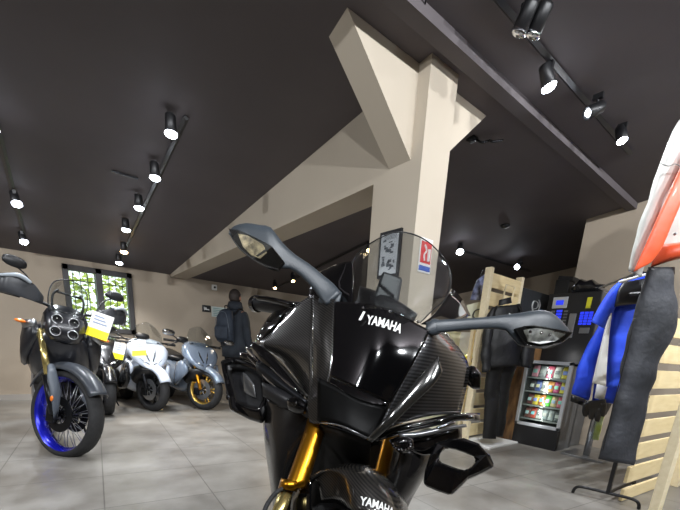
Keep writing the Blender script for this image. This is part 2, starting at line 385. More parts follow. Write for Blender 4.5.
# notices on the column
bm = new(); c = [(cx0 - .004, 2.078, 1.712), (cx0 - .004, 1.885, 1.712), (cx0 - .004, 1.885, 1.43), (cx0 - .004, 2.078, 1.43)]
t = thing('framed_notice', 'black framed printed notice on the shaded side of the column', 'notice', (cx0 - .004, 1.98, 1.57))
bm = new()
box(bm, (-.016, -.096, -.141), (0, .096, .141)); obj('frame', bm, M['black'], t)
pm = mat('printed paper', (205, 208, 212), .5); obj('paper', box(new(), (-.018, -.078, -.122), (-.016, .078, .122)), pm, t)
bm = new()
for i in range(26):
    y = random.uniform(-.06, .04); z = random.uniform(-.1, .08); box(bm, (-.0188, y, z), (-.018, y + random.uniform(.01, .035), z + random.uniform(.003, .02)))
for i in range(5): box(bm, (-.0188, -.06, .088 + i * .006), (-.018, .05, .090 + i * .006))
obj('print', bm, mat('grey print', (95, 100, 108), .6), t)
t = thing('column_sign', 'red, white and blue sign on the bright side of the column', 'sign', (2.09, cy0 - .002, 1.56))
obj('panel', box(new(), (-.06, -.003, -.10), (.06, 0, .10)), M['white'], t)
bm = new(); box(bm, (-.05, -.005, -.045), (.052, -.003, .08)); obj('red_field', bm, M['red'], t)
bm = new(); tube(bm, [(-.02, -.007, .06), (.0, -.007, .03), (-.02, -.007, -.0), (-.01, -.007, -.03)], .006, 8); cyl(bm, (.025, -.007, -.03), (.025, -.007, .04), .011, n=8); obj('pictogram', bm, M['white'], t)
bm = new(); box(bm, (-.055, -.005, -.09), (.055, -.003, -.06)); obj('blue_strip', bm, mat('blue print', (40, 80, 170), .5), t)
# back wall signs
t = thing('wall_sign', 'small black square sign with a white symbol on the back wall', 'sign', (2.54, YW, 1.485))
obj('plate', box(new(), (-.075, -.012, -.055), (.075, 0, .055)), M['black'], t, bevel=.003)
bm = new(); box(bm, (-.045, -.014, -.02), (.045, -.012, -.005)); box(bm, (-.045, -.014, -.03), (-.036, -.012, .025)); box(bm, (.036, -.014, -.03), (.045, -.012, .0)); box(bm, (-.03, -.014, .0), (0, -.012, .015)); obj('symbol', bm, M['white'], t)
t = thing('paper_notice', 'pale paper notice beside the black square sign on the back wall', 'notice', (2.78, YW, 1.45))
obj('sheet', box(new(), (-.15, -.006, -.085), (.13, 0, .085)), mat('pale paper', (190, 200, 196), .6), t)
bm = new()
for i in range(5): box(bm, (-.12, -.008, .05 - i * .028), (.1 - i % 2 * .05, -.006, .058 - i * .028))
obj('text_lines', bm, mat('teal ink', (70, 130, 130), .6), t)
t = thing('alarm_sounder', 'small square white device with a round dark eye high on the back wall', 'alarm', (2.685, YW, 1.845))
obj('housing', box(new(), (-.045, -.03, -.045), (.045, 0, .045)), M['white'], t, bevel=.01)
bm = new(); cyl(bm, (0, -.042, 0), (0, -.03, 0), .018); obj('eye', bm, M['black'], t)
# ================================================================== the sport motorcycle in front
contact = at(345, 478, .80)
lean = math.radians(11); G = V((.66, .75, 0)).normalized(); S = V((.75, -.66, 0)).normalized()
UPV = (V((0, 0, 1)) * math.cos(lean) + S * math.sin(lean)).normalized(); SIDE = (S * math.cos(lean) - V((0, 0, 1)) * math.sin(lean)).normalized()
contact = contact - UPV * (contact.z / UPV.z); contact.z = 0
mb = thing('sport_motorcycle', 'black carbon sport motorcycle with two long mirrors filling the foreground', 'motorcycle', contact)
def B(b, l, h): return contact + G * b + SIDE * l + UPV * h
def part(name, bm, m, parent=None, **k):
    p = parent or mb; return obj(name, bm, m, p, world=(p is mb), **k)
# wheels (on the bike's own axes)
def mwheel(b, R, w, nm, dz=0.):
    c = B(b, 0, R + dz)
    bm = new(); lathe(bm, c, SIDE, [(R - .075, -w * .45), (R - .03, -w * .5), (R - .008, -w * .3), (R, 0), (R - .008, w * .3), (R - .03, w * .5), (R - .075, w * .45)], 56)
    ty = None
    r = new(); lathe(r, c, SIDE, [(R - .085, -w * .42), (R - .07, -w * .42), (R - .08, 0), (R - .07, w * .42), (R - .085, w * .42), (R - .1, 0)], 56)
    cyl(r, c - SIDE * .04, c + SIDE * .04, .035)
    for i in range(5):
        a = 2 * PI * i / 5; d = G * math.cos(a) + UPV * math.sin(a); tube(r, [c + d * .03, c + d * (R - .09)], .013, 8)
    rim = part(nm, r, M['black'], smooth=True)
    obj('tyre', bm, M['rubber'], rim, True)
    for s in (-1, 1):
        d = new(); lathe(d, c + SIDE * s * .075, SIDE, [(.09, -.002), (.155, -.002), (.155, .002), (.09, .002)], 40); obj('brake_disc', d, M['steel'], rim)
    return c
mwheel(0, .30, .12, 'front_wheel', .02); mwheel(1.40, .31, .19, 'rear_wheel')
# fork tubes
def forkleg(pxs, name='fork_tube'):
    f = part(name, pxloft(pxs, 16, 2, 1), M['gold'], smooth=True); return f
f1 = forkleg([(310, 408, 333, 408, .84, .025), (305, 429, 326, 429, .82, .024), (287, 480, 309, 480, .76, .022), (284, 488, 306, 488, .755, .022)])
cl = new(); pxloft([(281, 478, 300, 482, .755, .026), (278, 488, 297, 492, .75, .026)], 16, 2, 1, cl); obj('fork_clamp', cl, M['gold'], f1, True)
b_ = new(); pxloft([(279, 490, 293, 492, .75, .017), (262, 540, 276, 543, .71, .017), (250, 590, 264, 590, .68, .02)], 16, 2, 2, b_); obj('lower_leg', b_, M['palegold'], f1, True)
f2 = forkleg([(388, 420, 408, 424, .95, .025), (380, 450, 400, 452, .93, .024), (371, 485, 392, 490, .88, .023), (364, 520, 384, 522, .84, .022)])
bm = new(); tube(bm, [at(*p) for p in ((292, 487, .74), (280, 490, .73), (270, 500, .72), (264, 515, .71), (266, 545, .70))], .0045, 8)
part('brake_hose', bm, M['rubber'], smooth=True)
# front fender
rows = [[(288, 520, .80), (298, 492, .79), (310, 480, .78), (318, 482, .775), (322, 500, .77)],
        [(296, 500, .78), (308, 481, .77), (322, 471, .765), (336, 477, .75), (338, 500, .74)],
        [(316, 478, .82), (330, 470, .775), (345, 469, .74), (356, 482, .70), (356, 512, .67)],
        [(330, 470, .86), (348, 464, .80), (366, 470, .74), (378, 487, .70), (384, 516, .66)],
        [(345, 470, .90), (362, 465, .84), (380, 474, .78), (396, 494, .74), (404, 530, .70)],
        [(360, 480, .95), (376, 472, .90), (392, 482, .86), (406, 504, .83), (412, 540, .80)]]
fe = part('front_fender', ppatch(rows, 4), M['carbon'], smooth=True, solid=.004)
rows = [[(292, 500, .775), (304, 482, .765), (311, 477, .76)], [(291, 535, .755), (302, 520, .75), (312, 508, .745)], [(296, 575, .74), (304, 560, .735), (318, 545, .73)]]
obj('fender_side', ppatch(rows, 3), M['gloss'], fe, True, solid=.004)
c = at(377, 505, .685); lr = (at(392, 511, .69) - at(362, 500, .685)); text('maker_name', 'YAMAHA', .0215, M['white'], fe, frame_mx(c - VIEW * .012, lr, V((0, 0, 1)) + S * .2 - VIEW * -.5), bold=.0006, bend=4, onto=fe, sx=.72)
# nose panel (gloss centre)
rows = [[(334, 302, .795), (379, 307, .765), (430, 331, .78)], [(334, 340, .757), (375, 347, .732), (413, 364, .748)], [(331, 377, .735), (359, 390, .716), (390, 404, .727)]]
np_ = part('nose_panel', ppatch(rows, 10), M['gloss'], smooth=True, solid=.004)
rows = [[(318, 377, .765), (334, 385, .75), (352, 396, .738), (372, 403, .735), (389, 405, .74)], [(318, 400, .77), (334, 405, .75), (350, 412, .737), (366, 420, .735), (380, 424, .74)], [(318, 421, .775), (333, 423, .748), (346, 427, .732), (359, 433, .726), (371, 439, .73)]]
part('intake_mouth', ppatch(rows, 3), mat('matt intake black', (5, 5, 5), .5, spec=.12), smooth=True, solid=.004)
bm = new(); tube(bm, [at(*p) for p in ((320, 423, .775), (333, 424, .735), (344, 427, .705), (355, 432, .695), (363, 436, .705), (372, 440, .725))], .0016, 6)
obj('lower_trim', bm, M['steel'], np_, True)
c = at(385.5, 322, .708); lr = at(402, 326, .71) - at(366, 316, .71)
text('maker_name', 'YAMAHA', .0245, M['white'], np_, frame_mx(c, lr, UPV), bold=.0008, bend=3, onto=np_, sx=.70)
bm = new(); prism(bm, [at(358.5, 320, .745), at(361, 320.5, .745), at(365.5, 312, .745), at(363, 311.5, .745)], -VIEW * .001); obj('white_mark', bm, M['white'], np_)
# intake below the nose
rows = [[(320, 424, .80), (340, 430, .76), (358, 436, .76), (371, 441, .78)], [(318, 445, .85), (340, 452, .83), (356, 458, .84), (368, 462, .87)], [(312, 480, .88), (335, 485, .88), (352, 485, .88), (362, 490, .92)], [(305, 530, .9), (330, 530, .92), (345, 530, .92), (358, 530, .94)]]
part('radiator_cover', ppatch(rows, 3), noisy(mat('radiator black', (16, 15, 14), .6), (12, 11, 10), (24, 22, 20), 160), smooth=True, solid=.006)
# left (bike's right) carbon panel
rows = [[(313, 296, .86), (322, 297, .835), (335, 300, .80)], [(313, 330, .83), (322, 331, .80), (334, 332, .785)], [(313, 360, .82), (322, 361, .79), (333, 361, .775)], [(312, 385, .81), (320, 387, .785), (327, 388, .768)], [(308, 402, .80), (313, 405, .79), (320, 408, .775)], [(310, 422, .80), (315, 424, .79), (321, 424, .777)]]
part('inner_carbon_panel', ppatch(rows, 4), M['carbon'], smooth=True, solid=.004)
rows = [[(290, 311, .94), (300, 303, .90), (314, 294, .86)], [(270, 334, .98), (294, 325, .90), (314, 322, .84)], [(260, 345, .99), (288, 348, .90), (314, 352, .825)], [(279, 358, .96), (297, 368, .88), (313, 376, .815)], [(296, 378, .90), (303, 388, .86), (312, 398, .80)], [(303, 390, .87), (307, 400, .84), (312, 412, .80)]]
part('outer_carbon_panel', ppatch(rows, 4), M['carbon'], smooth=True, solid=.004)
rows = [[(292, 309, .97), (286, 314, .955), (280, 322, .955)], [(276, 312, 1.03), (270, 324, 1.0), (268, 334, .985)], [(266, 322, 1.06), (260, 334, 1.03), (262, 345, .995)], [(259, 336, 1.06), (256, 342, 1.04), (262, 350, 1.0)]]
part('side_cowl', ppatch(rows, 3), M['gloss'], smooth=True, solid=.006)
rows = [[(352, 308, .80), (340, 305, .83), (322, 300, .87), (308, 298, .90)], [(353, 290, .83), (340, 288, .85), (325, 285, .88), (312, 284, .92)], [(353, 272, .855), (342, 272, .87), (328, 272, .90), (318, 274, .93)], [(352, 262, .87), (344, 263, .88), (334, 266, .91), (326, 270, .94)]]
part('screen_shoulder', ppatch(rows, 3), M['gloss'], smooth=True, solid=.004)
bm = new()
for q in ((318, 308, .85), (315, 318, .845), (314, 328, .84), (344, 277, .845), (341, 291, .835)): ball(bm, at(*q), .0028, seg=8)
# right carbon panel
rows = [[(427, 331, .785), (434, 331, .80), (443, 331, .86), (450, 337, .93)], [(419, 351, .765), (431, 349, .785), (450, 350, .85), (467, 362, .93)], [(405, 375, .748), (421, 372, .77), (446, 372, .84), (467, 381, .93)], [(391, 403, .74), (409, 399, .76), (438, 396, .83), (463, 400, .92)], [(374, 437, .735), (398, 424, .75), (430, 416, .82), (460, 413, .91)]]
rp = part('carbon_side_panel', ppatch(rows, 4), M['carbonr'], smooth=True, solid=.004)
rows = [[(430, 331, .81), (440, 322, .84), (452, 312, .90), (468, 307, .96)], [(441, 330, .85), (450, 326, .89), (460, 322, .93), (470, 322, .98)]]
part('side_cowl', ppatch([[(421, 324, .78), (436, 312, .84), (452, 289, .92)], [(432, 326, .82), (448, 314, .88), (462, 300, .95)], [(440, 328, .85), (458, 320, .91), (470, 316, .98)]], 3), M['gloss'], smooth=True, solid=.004)
bm = new()
pxloft([(366, 439, 372, 443, .715, .003), (385, 418, 391, 426, .70, .006), (405, 394, 413, 405, .71, .007), (422, 374, 433, 386, .725, .007), (438, 356, 443, 372, .745, .003)], 12, 2, 4, bm)
part('nose_blade', bm, mat('polished dark blade', (120, 120, 118), .14, .95), smooth=True)
# windscreen
sc_rows = [[(352, 311, .80), (368, 309, .755), (386, 309, .74), (404, 316, .75), (420, 323, .79)],
           [(351, 296, .83), (368, 290, .78), (389, 288, .765), (411, 296, .775), (433, 310, .83)],
           [(351, 280, .855), (370, 268, .80), (393, 262, .79), (418, 272, .81), (446, 298, .87)],
           [(353, 262, .88), (372, 248, .83), (397, 240, .82), (424, 250, .84), (451, 280, .90)],
           [(354, 259, .885), (371, 243, .84), (399, 232, .83), (427, 241, .85), (449, 270, .90)]]
ws = part('windscreen', ppatch(sc_rows, 5), M['smoke'], smooth=True, solid=.002)
edge = [(352, 311, .80), (351, 296, .83), (351, 280, .855), (354, 259, .885), (371, 243, .84), (399, 232, .83), (427, 241, .85), (446, 262, .895), (451, 280, .90), (446, 298, .87), (433, 310, .83), (420, 323, .79)]
bm = new(); tube(bm, [at(*p) for p in edge], .0014, 6, 5); obj('screen_edge', bm, M['black'], ws, True)
for q in ((352, 309, .797), (363, 308, .764), (390, 311, .74), (418, 322, .785)):
    bm = new(); ball(bm, at(*q), .003, seg=10); obj('screen_bolt', bm, M['chrome'], ws, True)
# dashboard behind the screen
da = new(); prism(da, [at(*q, .87) for q in ((373, 297), (383, 270), (403, 277), (398, 306))], VIEW * .05)
dd = part('dashboard', da, M['black'], bevel=.006)
bm = new(); pxloft([(352, 318, 360, 286, .93, .02), (372, 318, 374, 290, .90, .03), (392, 322, 394, 298, .88, .03), (412, 326, 418, 314, .85, .02)], 16, 3, 3, bm); obj('dashboard_housing', bm, M['black'], dd, True)
tm = text('housing_text', 'YAMAHA', .012, M['dark'], dd, frame_mx(at(386, 290, .868), at(396, 299, .868) - at(376, 281, .868), UPV), bold=.0003)
# mirrors
mir = part('mirror', pxloft([(229, 231, 228.5, 234, .86, .004), (234, 226, 237, 241, .85, .016), (246, 223, 247, 250, .84, .024), (260, 225, 262, 260, .835, .026), (271, 227.5, 272, 268, .83, .024), (283, 243, 277, 270, .83, .018), (296, 255, 289, 269, .83, .015), (309, 263.5, 301, 277, .83, .015), (323, 275, 313, 289, .83, .016), (334, 284, 321, 300, .83, .018), (341, 293, 326, 306, .825, .02)], 20, 3.6, 2), M['plastic'], smooth=True)
def lens(poly, refl, rm):
    P = [at(*q) for q in poly]; R_ = [at(*q) for q in refl]
    o = obj('lens_recess', prism(new(), P, -VIEW * .008), M['black'], mir); r = obj('indicator_reflector', prism(new(), [p - VIEW * .0075 for p in R_], -VIEW * .002), rm, mir, bevel=.0005)
    obj('mirror_lens', prism(new(), [p - VIEW * .0105 for p in P], -VIEW * .001), M['lensg'], mir)
lens([(230, 231.5, .836), (240, 233, .822), (256, 240, .806), (273, 249, .798), (285, 264, .80), (279, 271, .81), (268, 268.5, .814), (254, 261, .818), (242, 251.5, .826), (234, 241, .832)],
     [(239, 236, .824), (249, 238, .814), (264, 247, .806), (268, 255, .806), (261, 261, .814), (252, 257, .818), (244, 249, .823)], noisy(mat('painted warm reflection', (190, 175, 140), .35), (120, 110, 92), (225, 208, 168), 90))  # warm reflection is painted into this reflector's colour
bm = new(); tube(bm, [at(*p) for p in ((229.5, 233, .842), (234, 241, .834), (242, 251, .828), (256, 261, .818), (270, 269, .812), (279, 271, .812))], .0012, 6); obj('mirror_rim', bm, M['plastic'], mir, True)
bm = new(); pxloft([(322, 283, 318, 303, .835, .014), (334, 286, 330, 308, .83, .02), (342, 293, 338, 308, .825, .016)], 16, 2.6, 3, bm); obj('mirror_foot', bm, M['plastic'], mir, True)
mir = part('mirror', pxloft([(426, 322, 426, 334, .795, .012), (436, 320, 438, 333, .79, .014), (455, 319, 457, 331, .79, .014), (485, 317, 487, 329, .78, .014), (512, 314, 506, 331, .775, .018), (524, 312, 518, 345, .775, .025), (538, 310, 536, 348.5, .775, .028), (551, 312, 550, 348, .78, .026), (563, 322, 562, 343, .79, .018), (570, 331, 570, 337, .80, .006)], 20, 3.6, 2), M['plastic'], smooth=True)
lens([(513, 330, .752), (522, 327.5, .746), (532, 327, .742), (550, 330, .744), (570, 334, .772), (559, 344, .768), (544, 349, .758), (524, 347, .754)],
     [(521, 331.5, .748), (534, 329.5, .743), (548, 331.5, .745), (563, 335.5, .765), (553, 342.5, .758), (538, 345.5, .753), (526, 343, .752)], noisy(mat('grey reflector', (150, 152, 150), .35), (92, 94, 92), (172, 173, 168), 70))
for q in ((527, 334, .744), (538, 335, .738), (546, 337, .74)):
    bm = new(); ball(bm, at(*q) - VIEW * .013, .0032, seg=10); obj('indicator_bulb', bm, M['chrome'], mir, True)
bm = new(); pxloft([(427, 334, 425, 328, .79, .012), (432, 336, 432, 319, .79, .014), (440, 334, 440, 320, .79, .013)], 16, 2.6, 3, bm); obj('mirror_foot', bm, M['plastic'], mir, True)
# handlebar grips
bm = new(); tube(bm, [at(256, 304, 1.10), at(264, 305, 1.08), at(286, 308, 1.03), at(306, 310, .99)], [.018, .0185, .019, .019], 16, 3); g = part('handlebar_grip', bm, M['black'], smooth=True)
bm = new(); cyl(bm, at(254.5, 304, 1.105), at(258, 304.2, 1.095), .0225, n=18); obj('bar_end', bm, M['gloss'], g)
bm = new(); tube(bm, [at(255, 297.5, 1.05), at(272, 300, 1.01), at(296, 306, .98)], [.007, .007, .008], 8, 3); part('brake_lever', bm, M['gloss'], smooth=True)
bm = new(); tube(bm, [at(456, 372, 1.06), at(465, 376, 1.0), at(473, 378, .97)], [.016, .018, .02], 16, 3); g = part('handlebar_grip', bm, M['black'], smooth=True)
bm = new(); pxloft([(467, 366, 466, 384, .96, .014), (474, 366, 473, 389, .95, .02), (481, 373, 480, 389, .95, .012)], 16, 2.6, 3, bm); obj('lever_guard', bm, M['gloss'], g, True)
# lower blades, ducts and lights, left of picture
def blade(secs, m='gloss', nm='fairing_blade', p=2.2): return part(nm, pxloft(secs, 12, p, 3), M[m], smooth=True)
blade([(252, 341, 250, 350, .98, .02), (262, 346, 258, 362, .95, .03), (276, 358, 270, 374, .92, .03), (292, 376, 284, 388, .88, .025), (306, 393, 302, 400, .84, .01)])
blade([(262, 346, 260, 348, .95, .006), (280, 362, 277, 365, .90, .008), (296, 380, 293, 383, .86, .008), (309, 396, 307, 399, .82, .004)], 'carbon')
blade([(256, 362, 256, 372, .93, .02), (272, 370, 270, 384, .90, .03), (288, 384, 286, 394, .86, .02), (308, 401, 306, 405, .81, .006)], 'dark')
blade([(262, 382, 263, 396, .90, .02), (280, 388, 280, 408, .87, .03), (296, 396, 296, 412, .85, .03), (310, 402, 310, 420, .83, .02)], 'black', 'air_duct')
hl = part('headlight', pxloft([(287, 399, 288, 410, .83, .012), (296, 396, 296, 414, .82, .018), (306, 402, 305, 414, .81, .012)], 14, 2, 3), M['gloss'], smooth=True)
bm = new(); ball(bm, at(296, 403, .80), .009); obj('headlight_lens', bm, M['lensg'], hl, True)
blade([(240, 352, 240, 360, 1.02, .02), (256, 356, 254, 366, .98, .02), (266, 366, 262, 378, .95, .02)], 'gloss')
for q in (((245, 346, 246, 352, 1.0, .01), (252, 350, 251, 357, .97, .012), (262, 360, 259, 364, .94, .01)),): blade(list(q), 'chrome', 'chrome_glint')  # chrome sliver shaped to imitate a highlight among the ducts
for q in ([(247, 356, 248, 359, .96, .004), (256, 364, 256, 367, .93, .006), (262, 371, 261, 374, .92, .004)], [(262, 372, 262, 376, .90, .004), (274, 380, 272, 386, .88, .007), (282, 388, 281, 391, .87, .004)], [(270, 366, 270, 368, .89, .003), (284, 378, 283, 381, .86, .006), (298, 390, 297, 392, .83, .003)], [(282, 384, 284, 390, .86, .004), (290, 390, 290, 394, .85, .005)]): blade(q, 'chrome', 'chrome_glint')  # more added slivers imitating sharp highlights
for q in ([(436, 427, 437, 431, .80, .004), (446, 423, 447, 428, .81, .006), (456, 421, 456, 424, .83, .004)], [(410, 424, 411, 427, .77, .003), (424, 421, 425, 424, .79, .005), (440, 418, 440, 420, .82, .003)], [(464, 416, 465, 421, .86, .004), (474, 415, 475, 419, .88, .005)]): blade(q, 'chrome', 'chrome_glint')  # chrome slivers standing in for highlights on the right side
# winglets: swept shells with an opening
def winglet(outer, inner, th, D, m='gloss'):
    bm = new(); n = len(outer)
    o1 = [at(x, y, d - th / 2) for x, y, d in outer]; i1 = [at(x, y, d - th / 2) for x, y, d in inner]
    o2 = [at(x, y, d + th / 2) for x, y, d in outer]; i2 = [at(x, y, d + th / 2) for x, y, d in inner]
    vs = [[bm.verts.new(p) for p in L] for L in (o1, i1, i2, o2)]
    for k in range(n):
        j = (k + 1) % n
        for a in range(4): bm.faces.new((vs[a][k], vs[a][j], vs[(a + 1) % 4][j], vs[(a + 1) % 4][k]))
    return part('winglet', bm, M[m], bevel=.009)
wo = [(436, 442, .84), (450, 438, .86), (464, 438, .88), (480, 444, .90), (490, 455, .91), (495, 467, .91), (482, 474, .89), (468, 480, .86), (460, 488, .84), (452, 496, .82), (437, 491, .81), (423, 485, .80), (425, 470, .81), (430, 455, .82)]
wi = [(445, 448, .84), (450, 449, .85), (456, 450, .86), (464, 453, .87), (472, 456, .88), (477, 459, .88), (473, 464, .87), (469, 469, .86), (464, 470, .85), (456, 468, .84), (448, 465, .83), (438, 461, .82), (440, 456, .83), (442, 452, .83)]
winglet(wo, wi, .035, 0)
wo = [(220, 361, 1.02), (232, 357, 1.03), (247, 359, 1.02), (262, 364, 1.0), (270, 374, .97), (272, 390, .94), (268, 408, .92), (263, 424, .91), (250, 420, .93), (238, 414, .95), (230, 410, .96), (228, 398, .97), (225, 385, .99), (222, 372, 1.01)]
wi = [(226, 366, 1.02), (234, 364, 1.03), (244, 366, 1.02), (256, 371, 1.0), (262, 378, .97), (264, 388, .94), (262, 400, .92), (258, 410, .91), (250, 408, .93), (242, 405, .95), (236, 402, .96), (234, 394, .97), (231, 383, .99), (228, 374, 1.01)]
winglet(wo, wi, .035, 0)
rows = [[(228, 366, 1.06), (244, 366, 1.05), (262, 374, 1.02)], [(232, 388, 1.03), (248, 388, 1.01), (266, 392, .97)], [(236, 404, 1.0), (250, 408, .97), (264, 412, .94)]]
part('winglet_inner_face', ppatch(rows, 3), M['black'], smooth=True, solid=.004)
blade([(243, 372, 244, 392, .99, .004), (248, 376, 250, 396, .97, .006), (254, 384, 256, 398, .95, .004)], 'steel', 'winglet_bracket')
# lower right blades
blade([(376, 434, 376, 442, .77, .01), (400, 424, 402, 434, .79, .02), (430, 418, 432, 427, .82, .02), (458, 413, 460, 421, .86, .02), (480, 413, 480, 422, .91, .01)])
blade([(404, 418, 406, 422, .77, .01), (430, 412, 431, 416, .81, .012), (460, 411, 460, 414, .86, .006)], 'carbonr')
blade([(398, 433, 400, 438, .77, .01), (420, 431, 422, 437, .79, .015), (445, 426, 446, 431, .82, .012), (466, 424, 467, 427, .86, .004)], 'steel')
blade([(400, 436, 402, 452, .82, .02), (420, 432, 424, 456, .83, .03), (440, 428, 442, 450, .86, .03), (462, 424, 462, 442, .90, .02)], 'gloss', 'air_duct')
hl = part('headlight', pxloft([(389, 440, 393, 448, .775, .010), (400, 436, 402, 454, .765, .018), (413, 438, 414, 450, .77, .012)], 14, 2, 3), M['gloss'], smooth=True)
bm = new()
for a in range(9): t = a / 8 * PI; ball(bm, at(402 - 9 * math.cos(t), 444 + 6 * math.sin(t), .75), .0022, seg=8)
obj('light_ring', bm, M['chrome'], hl, True)
bm = new(); ball(bm, at(402, 443, .76), .012); obj('headlight_lens', bm, M['lensg'], hl, True)
# lower side fairings
rows = [[(264, 398, .92), (280, 402, .87), (300, 408, .84), (322, 416, .82)], [(264, 418, .93), (276, 424, .87), (292, 432, .85), (310, 440, .86)], [(266, 445, .94), (274, 450, .88), (284, 458, .86), (300, 468, .88)], [(270, 475, .95), (275, 482, .89), (282, 492, .88), (290, 505, .9)], [(276, 520, .96), (280, 528, .92), (284, 536, .91), (290, 550, .92)]]
part('lower_fairing', ppatch(rows, 4), mat('semi gloss fairing', (20, 19, 19), .25, 0, .6), smooth=True, solid=.006)
rows = [[(394, 448, .86), (404, 450, .80), (420, 452, .83), (432, 448, .88)], [(390, 465, .86), (400, 470, .80), (418, 472, .83), (430, 464, .88)], [(384, 486, .87), (392, 494, .81), (408, 494, .84), (420, 482, .89)], [(376, 505, .9), (384, 514, .83), (396, 512, .86), (408, 504, .90)], [(368, 535, .92), (376, 545, .87), (388, 545, .89), (396, 535, .92)]]
part('lower_fairing', ppatch(rows, 4), bpy.data.materials['semi gloss fairing'], smooth=True, solid=.006)
# rest of the bike behind the nose, on its own axes
def brings(secs):  # (b, half width, h low, h high)
    return [ring(B(b, 0, (a + c) / 2), SIDE * w, UPV * ((c - a) / 2), 20, 2.8) for b, w, a, c in secs]
part('engine_fairing', loft(new(), brings([(.30, .12, .42, .74), (.45, .16, .30, .78), (.75, .19, .16, .74), (1.0, .17, .18, .66), (1.12, .08, .25, .6)])), M['gloss'], smooth=True)
part('fuel_tank', loft(new(), brings([(.52, .08, .62, .78), (.60, .15, .62, .86), (.75, .18, .60, .89), (.92, .14, .60, .84), (1.0, .08, .62, .76)])), M['gloss'], smooth=True)
part('seat', loft(new(), brings([(.96, .07, .68, .76), (1.05, .13, .70, .78), (1.25, .12, .71, .79), (1.34, .06, .74, .84)])), M['black'], smooth=True)
part('tail_cowl', loft(new(), brings([(1.22, .10, .66, .74), (1.35, .11, .74, .86), (1.5, .08, .82, .92), (1.62, .03, .88, .93)])), M['gloss'], smooth=True)
for s in (-1, 1):
    bm = new(); tube(bm, [B(.95, s * .11, .42), B(1.2, s * .125, .36), B(1.42, s * .125, .31)], [.045, .03, .025], 12, 3); part('swingarm', bm, M['steel'], smooth=True)
bm = new(); tube(bm, [B(.9, .18, .3), B(.98, .26, .12), B(1.0, .30, .06 + 0)], .010, 8, 3); part('side_stand', bm, M['black'], smooth=True)
bm = new(); tube(bm, [B(.34, 0, .80), B(.30, 0, .70), B(.22, 0, .6)], .03, 12); part('steering_stem', bm, M['dark'], smooth=True)
# ================================================================== generic wheels for the other motorcycles (forward +X, left +Y)
def local_wheel(parent, name, x, R, w, rimmat, spokes=5, rimdepth=.09, style='cast', disc=True, rot=None):
    c = V((x, 0, R)); Yv = V((0, 1, 0))
    r = new(); q = R - rimdepth
    lathe(r, c, Yv, [(q + .02, -w * .42), (q, -w * .3), (q - .012, -w * .1), (q - .012, w * .1), (q, w * .3), (q + .02, w * .42), (q + .012, w * .42), (q - .02, 0), (q + .012, -w * .42)], 48)
    hub = new()
    rim = obj(name, r, rimmat, parent, True)
    bm = new(); lathe(bm, c, Yv, [(q + .01, -w * .44), (q + .03, -w * .5), (R - .012, -w * .38), (R, -w * .12), (R, w * .12), (R - .012, w * .38), (q + .03, w * .5), (q + .01, w * .44)], 56)
    ty = obj('tyre', bm, M['rubber'], rim, True)
    cyl(hub, c - Yv * .05, c + Yv * .05, .035, n=18); obj('hub', hub, M['dark'], rim)
    me = None
    for i in range(spokes):
        a = 2 * PI * i / spokes; d = V((math.cos(a), 0, math.sin(a)))
        if me is None:
            bm = new()
            if style == 'wire':
                e = V((math.cos(.28), 0, math.sin(.28))); tube(bm, [V((.03, -.03, 0)), e * (q - .01)], .003, 5, 1)
            else:
                tube(bm, [V((.03, 0, 0)), V((q * .5, 0, .012)), V((q - .01, 0, .035))], [.016, .012, .010], 8, 2); tube(bm, [V((q * .4, 0, .0)), V((q - .01, 0, -.035))], .009, 8, 1)
            o = obj('spoke', bm, M['steel'] if style == 'wire' else rimmat, rim, True); me = o.data
        else: o = bpy.data.objects.new('spoke', me); link(o, rim)
        o.location = c + (Yv * (.05 if i % 2 else 0) if style == 'wire' else V((0, 0, 0)))
        o.rotation_euler = (0, -a if style != 'wire' else (-a), PI if 0 else 0)
    if disc:
        for s in (-1, 1):
            d = new(); lathe(d, c + Yv * s * (w * .5 + .0), Yv, [(.075, -.002), (.14, -.002), (.14, .002), (.075, .002)], 36)
            for k in range(6):
                a = k * PI / 3; e = V((math.cos(a), 0, math.sin(a))); tube(d, [c + Yv * s * w * .5 + e * .02, c + Yv * s * w * .5 + e * .08], .006, 6, 1)
            obj('brake_disc', d, M['steel'] if style != 'wire' else M['dark'], rim)
    return rim
def lring(x, y, z, wy, hz, n=20, p=2.5, tilt=0.):
    return ring((x, y, z), V((0, wy, 0)), V((hz * math.sin(tilt), 0, hz * math.cos(tilt))), n, p)
def lp(name, bm, m, parent, **k): return obj(name, bm, m if not isinstance(m, str) else M[m], parent, **k)
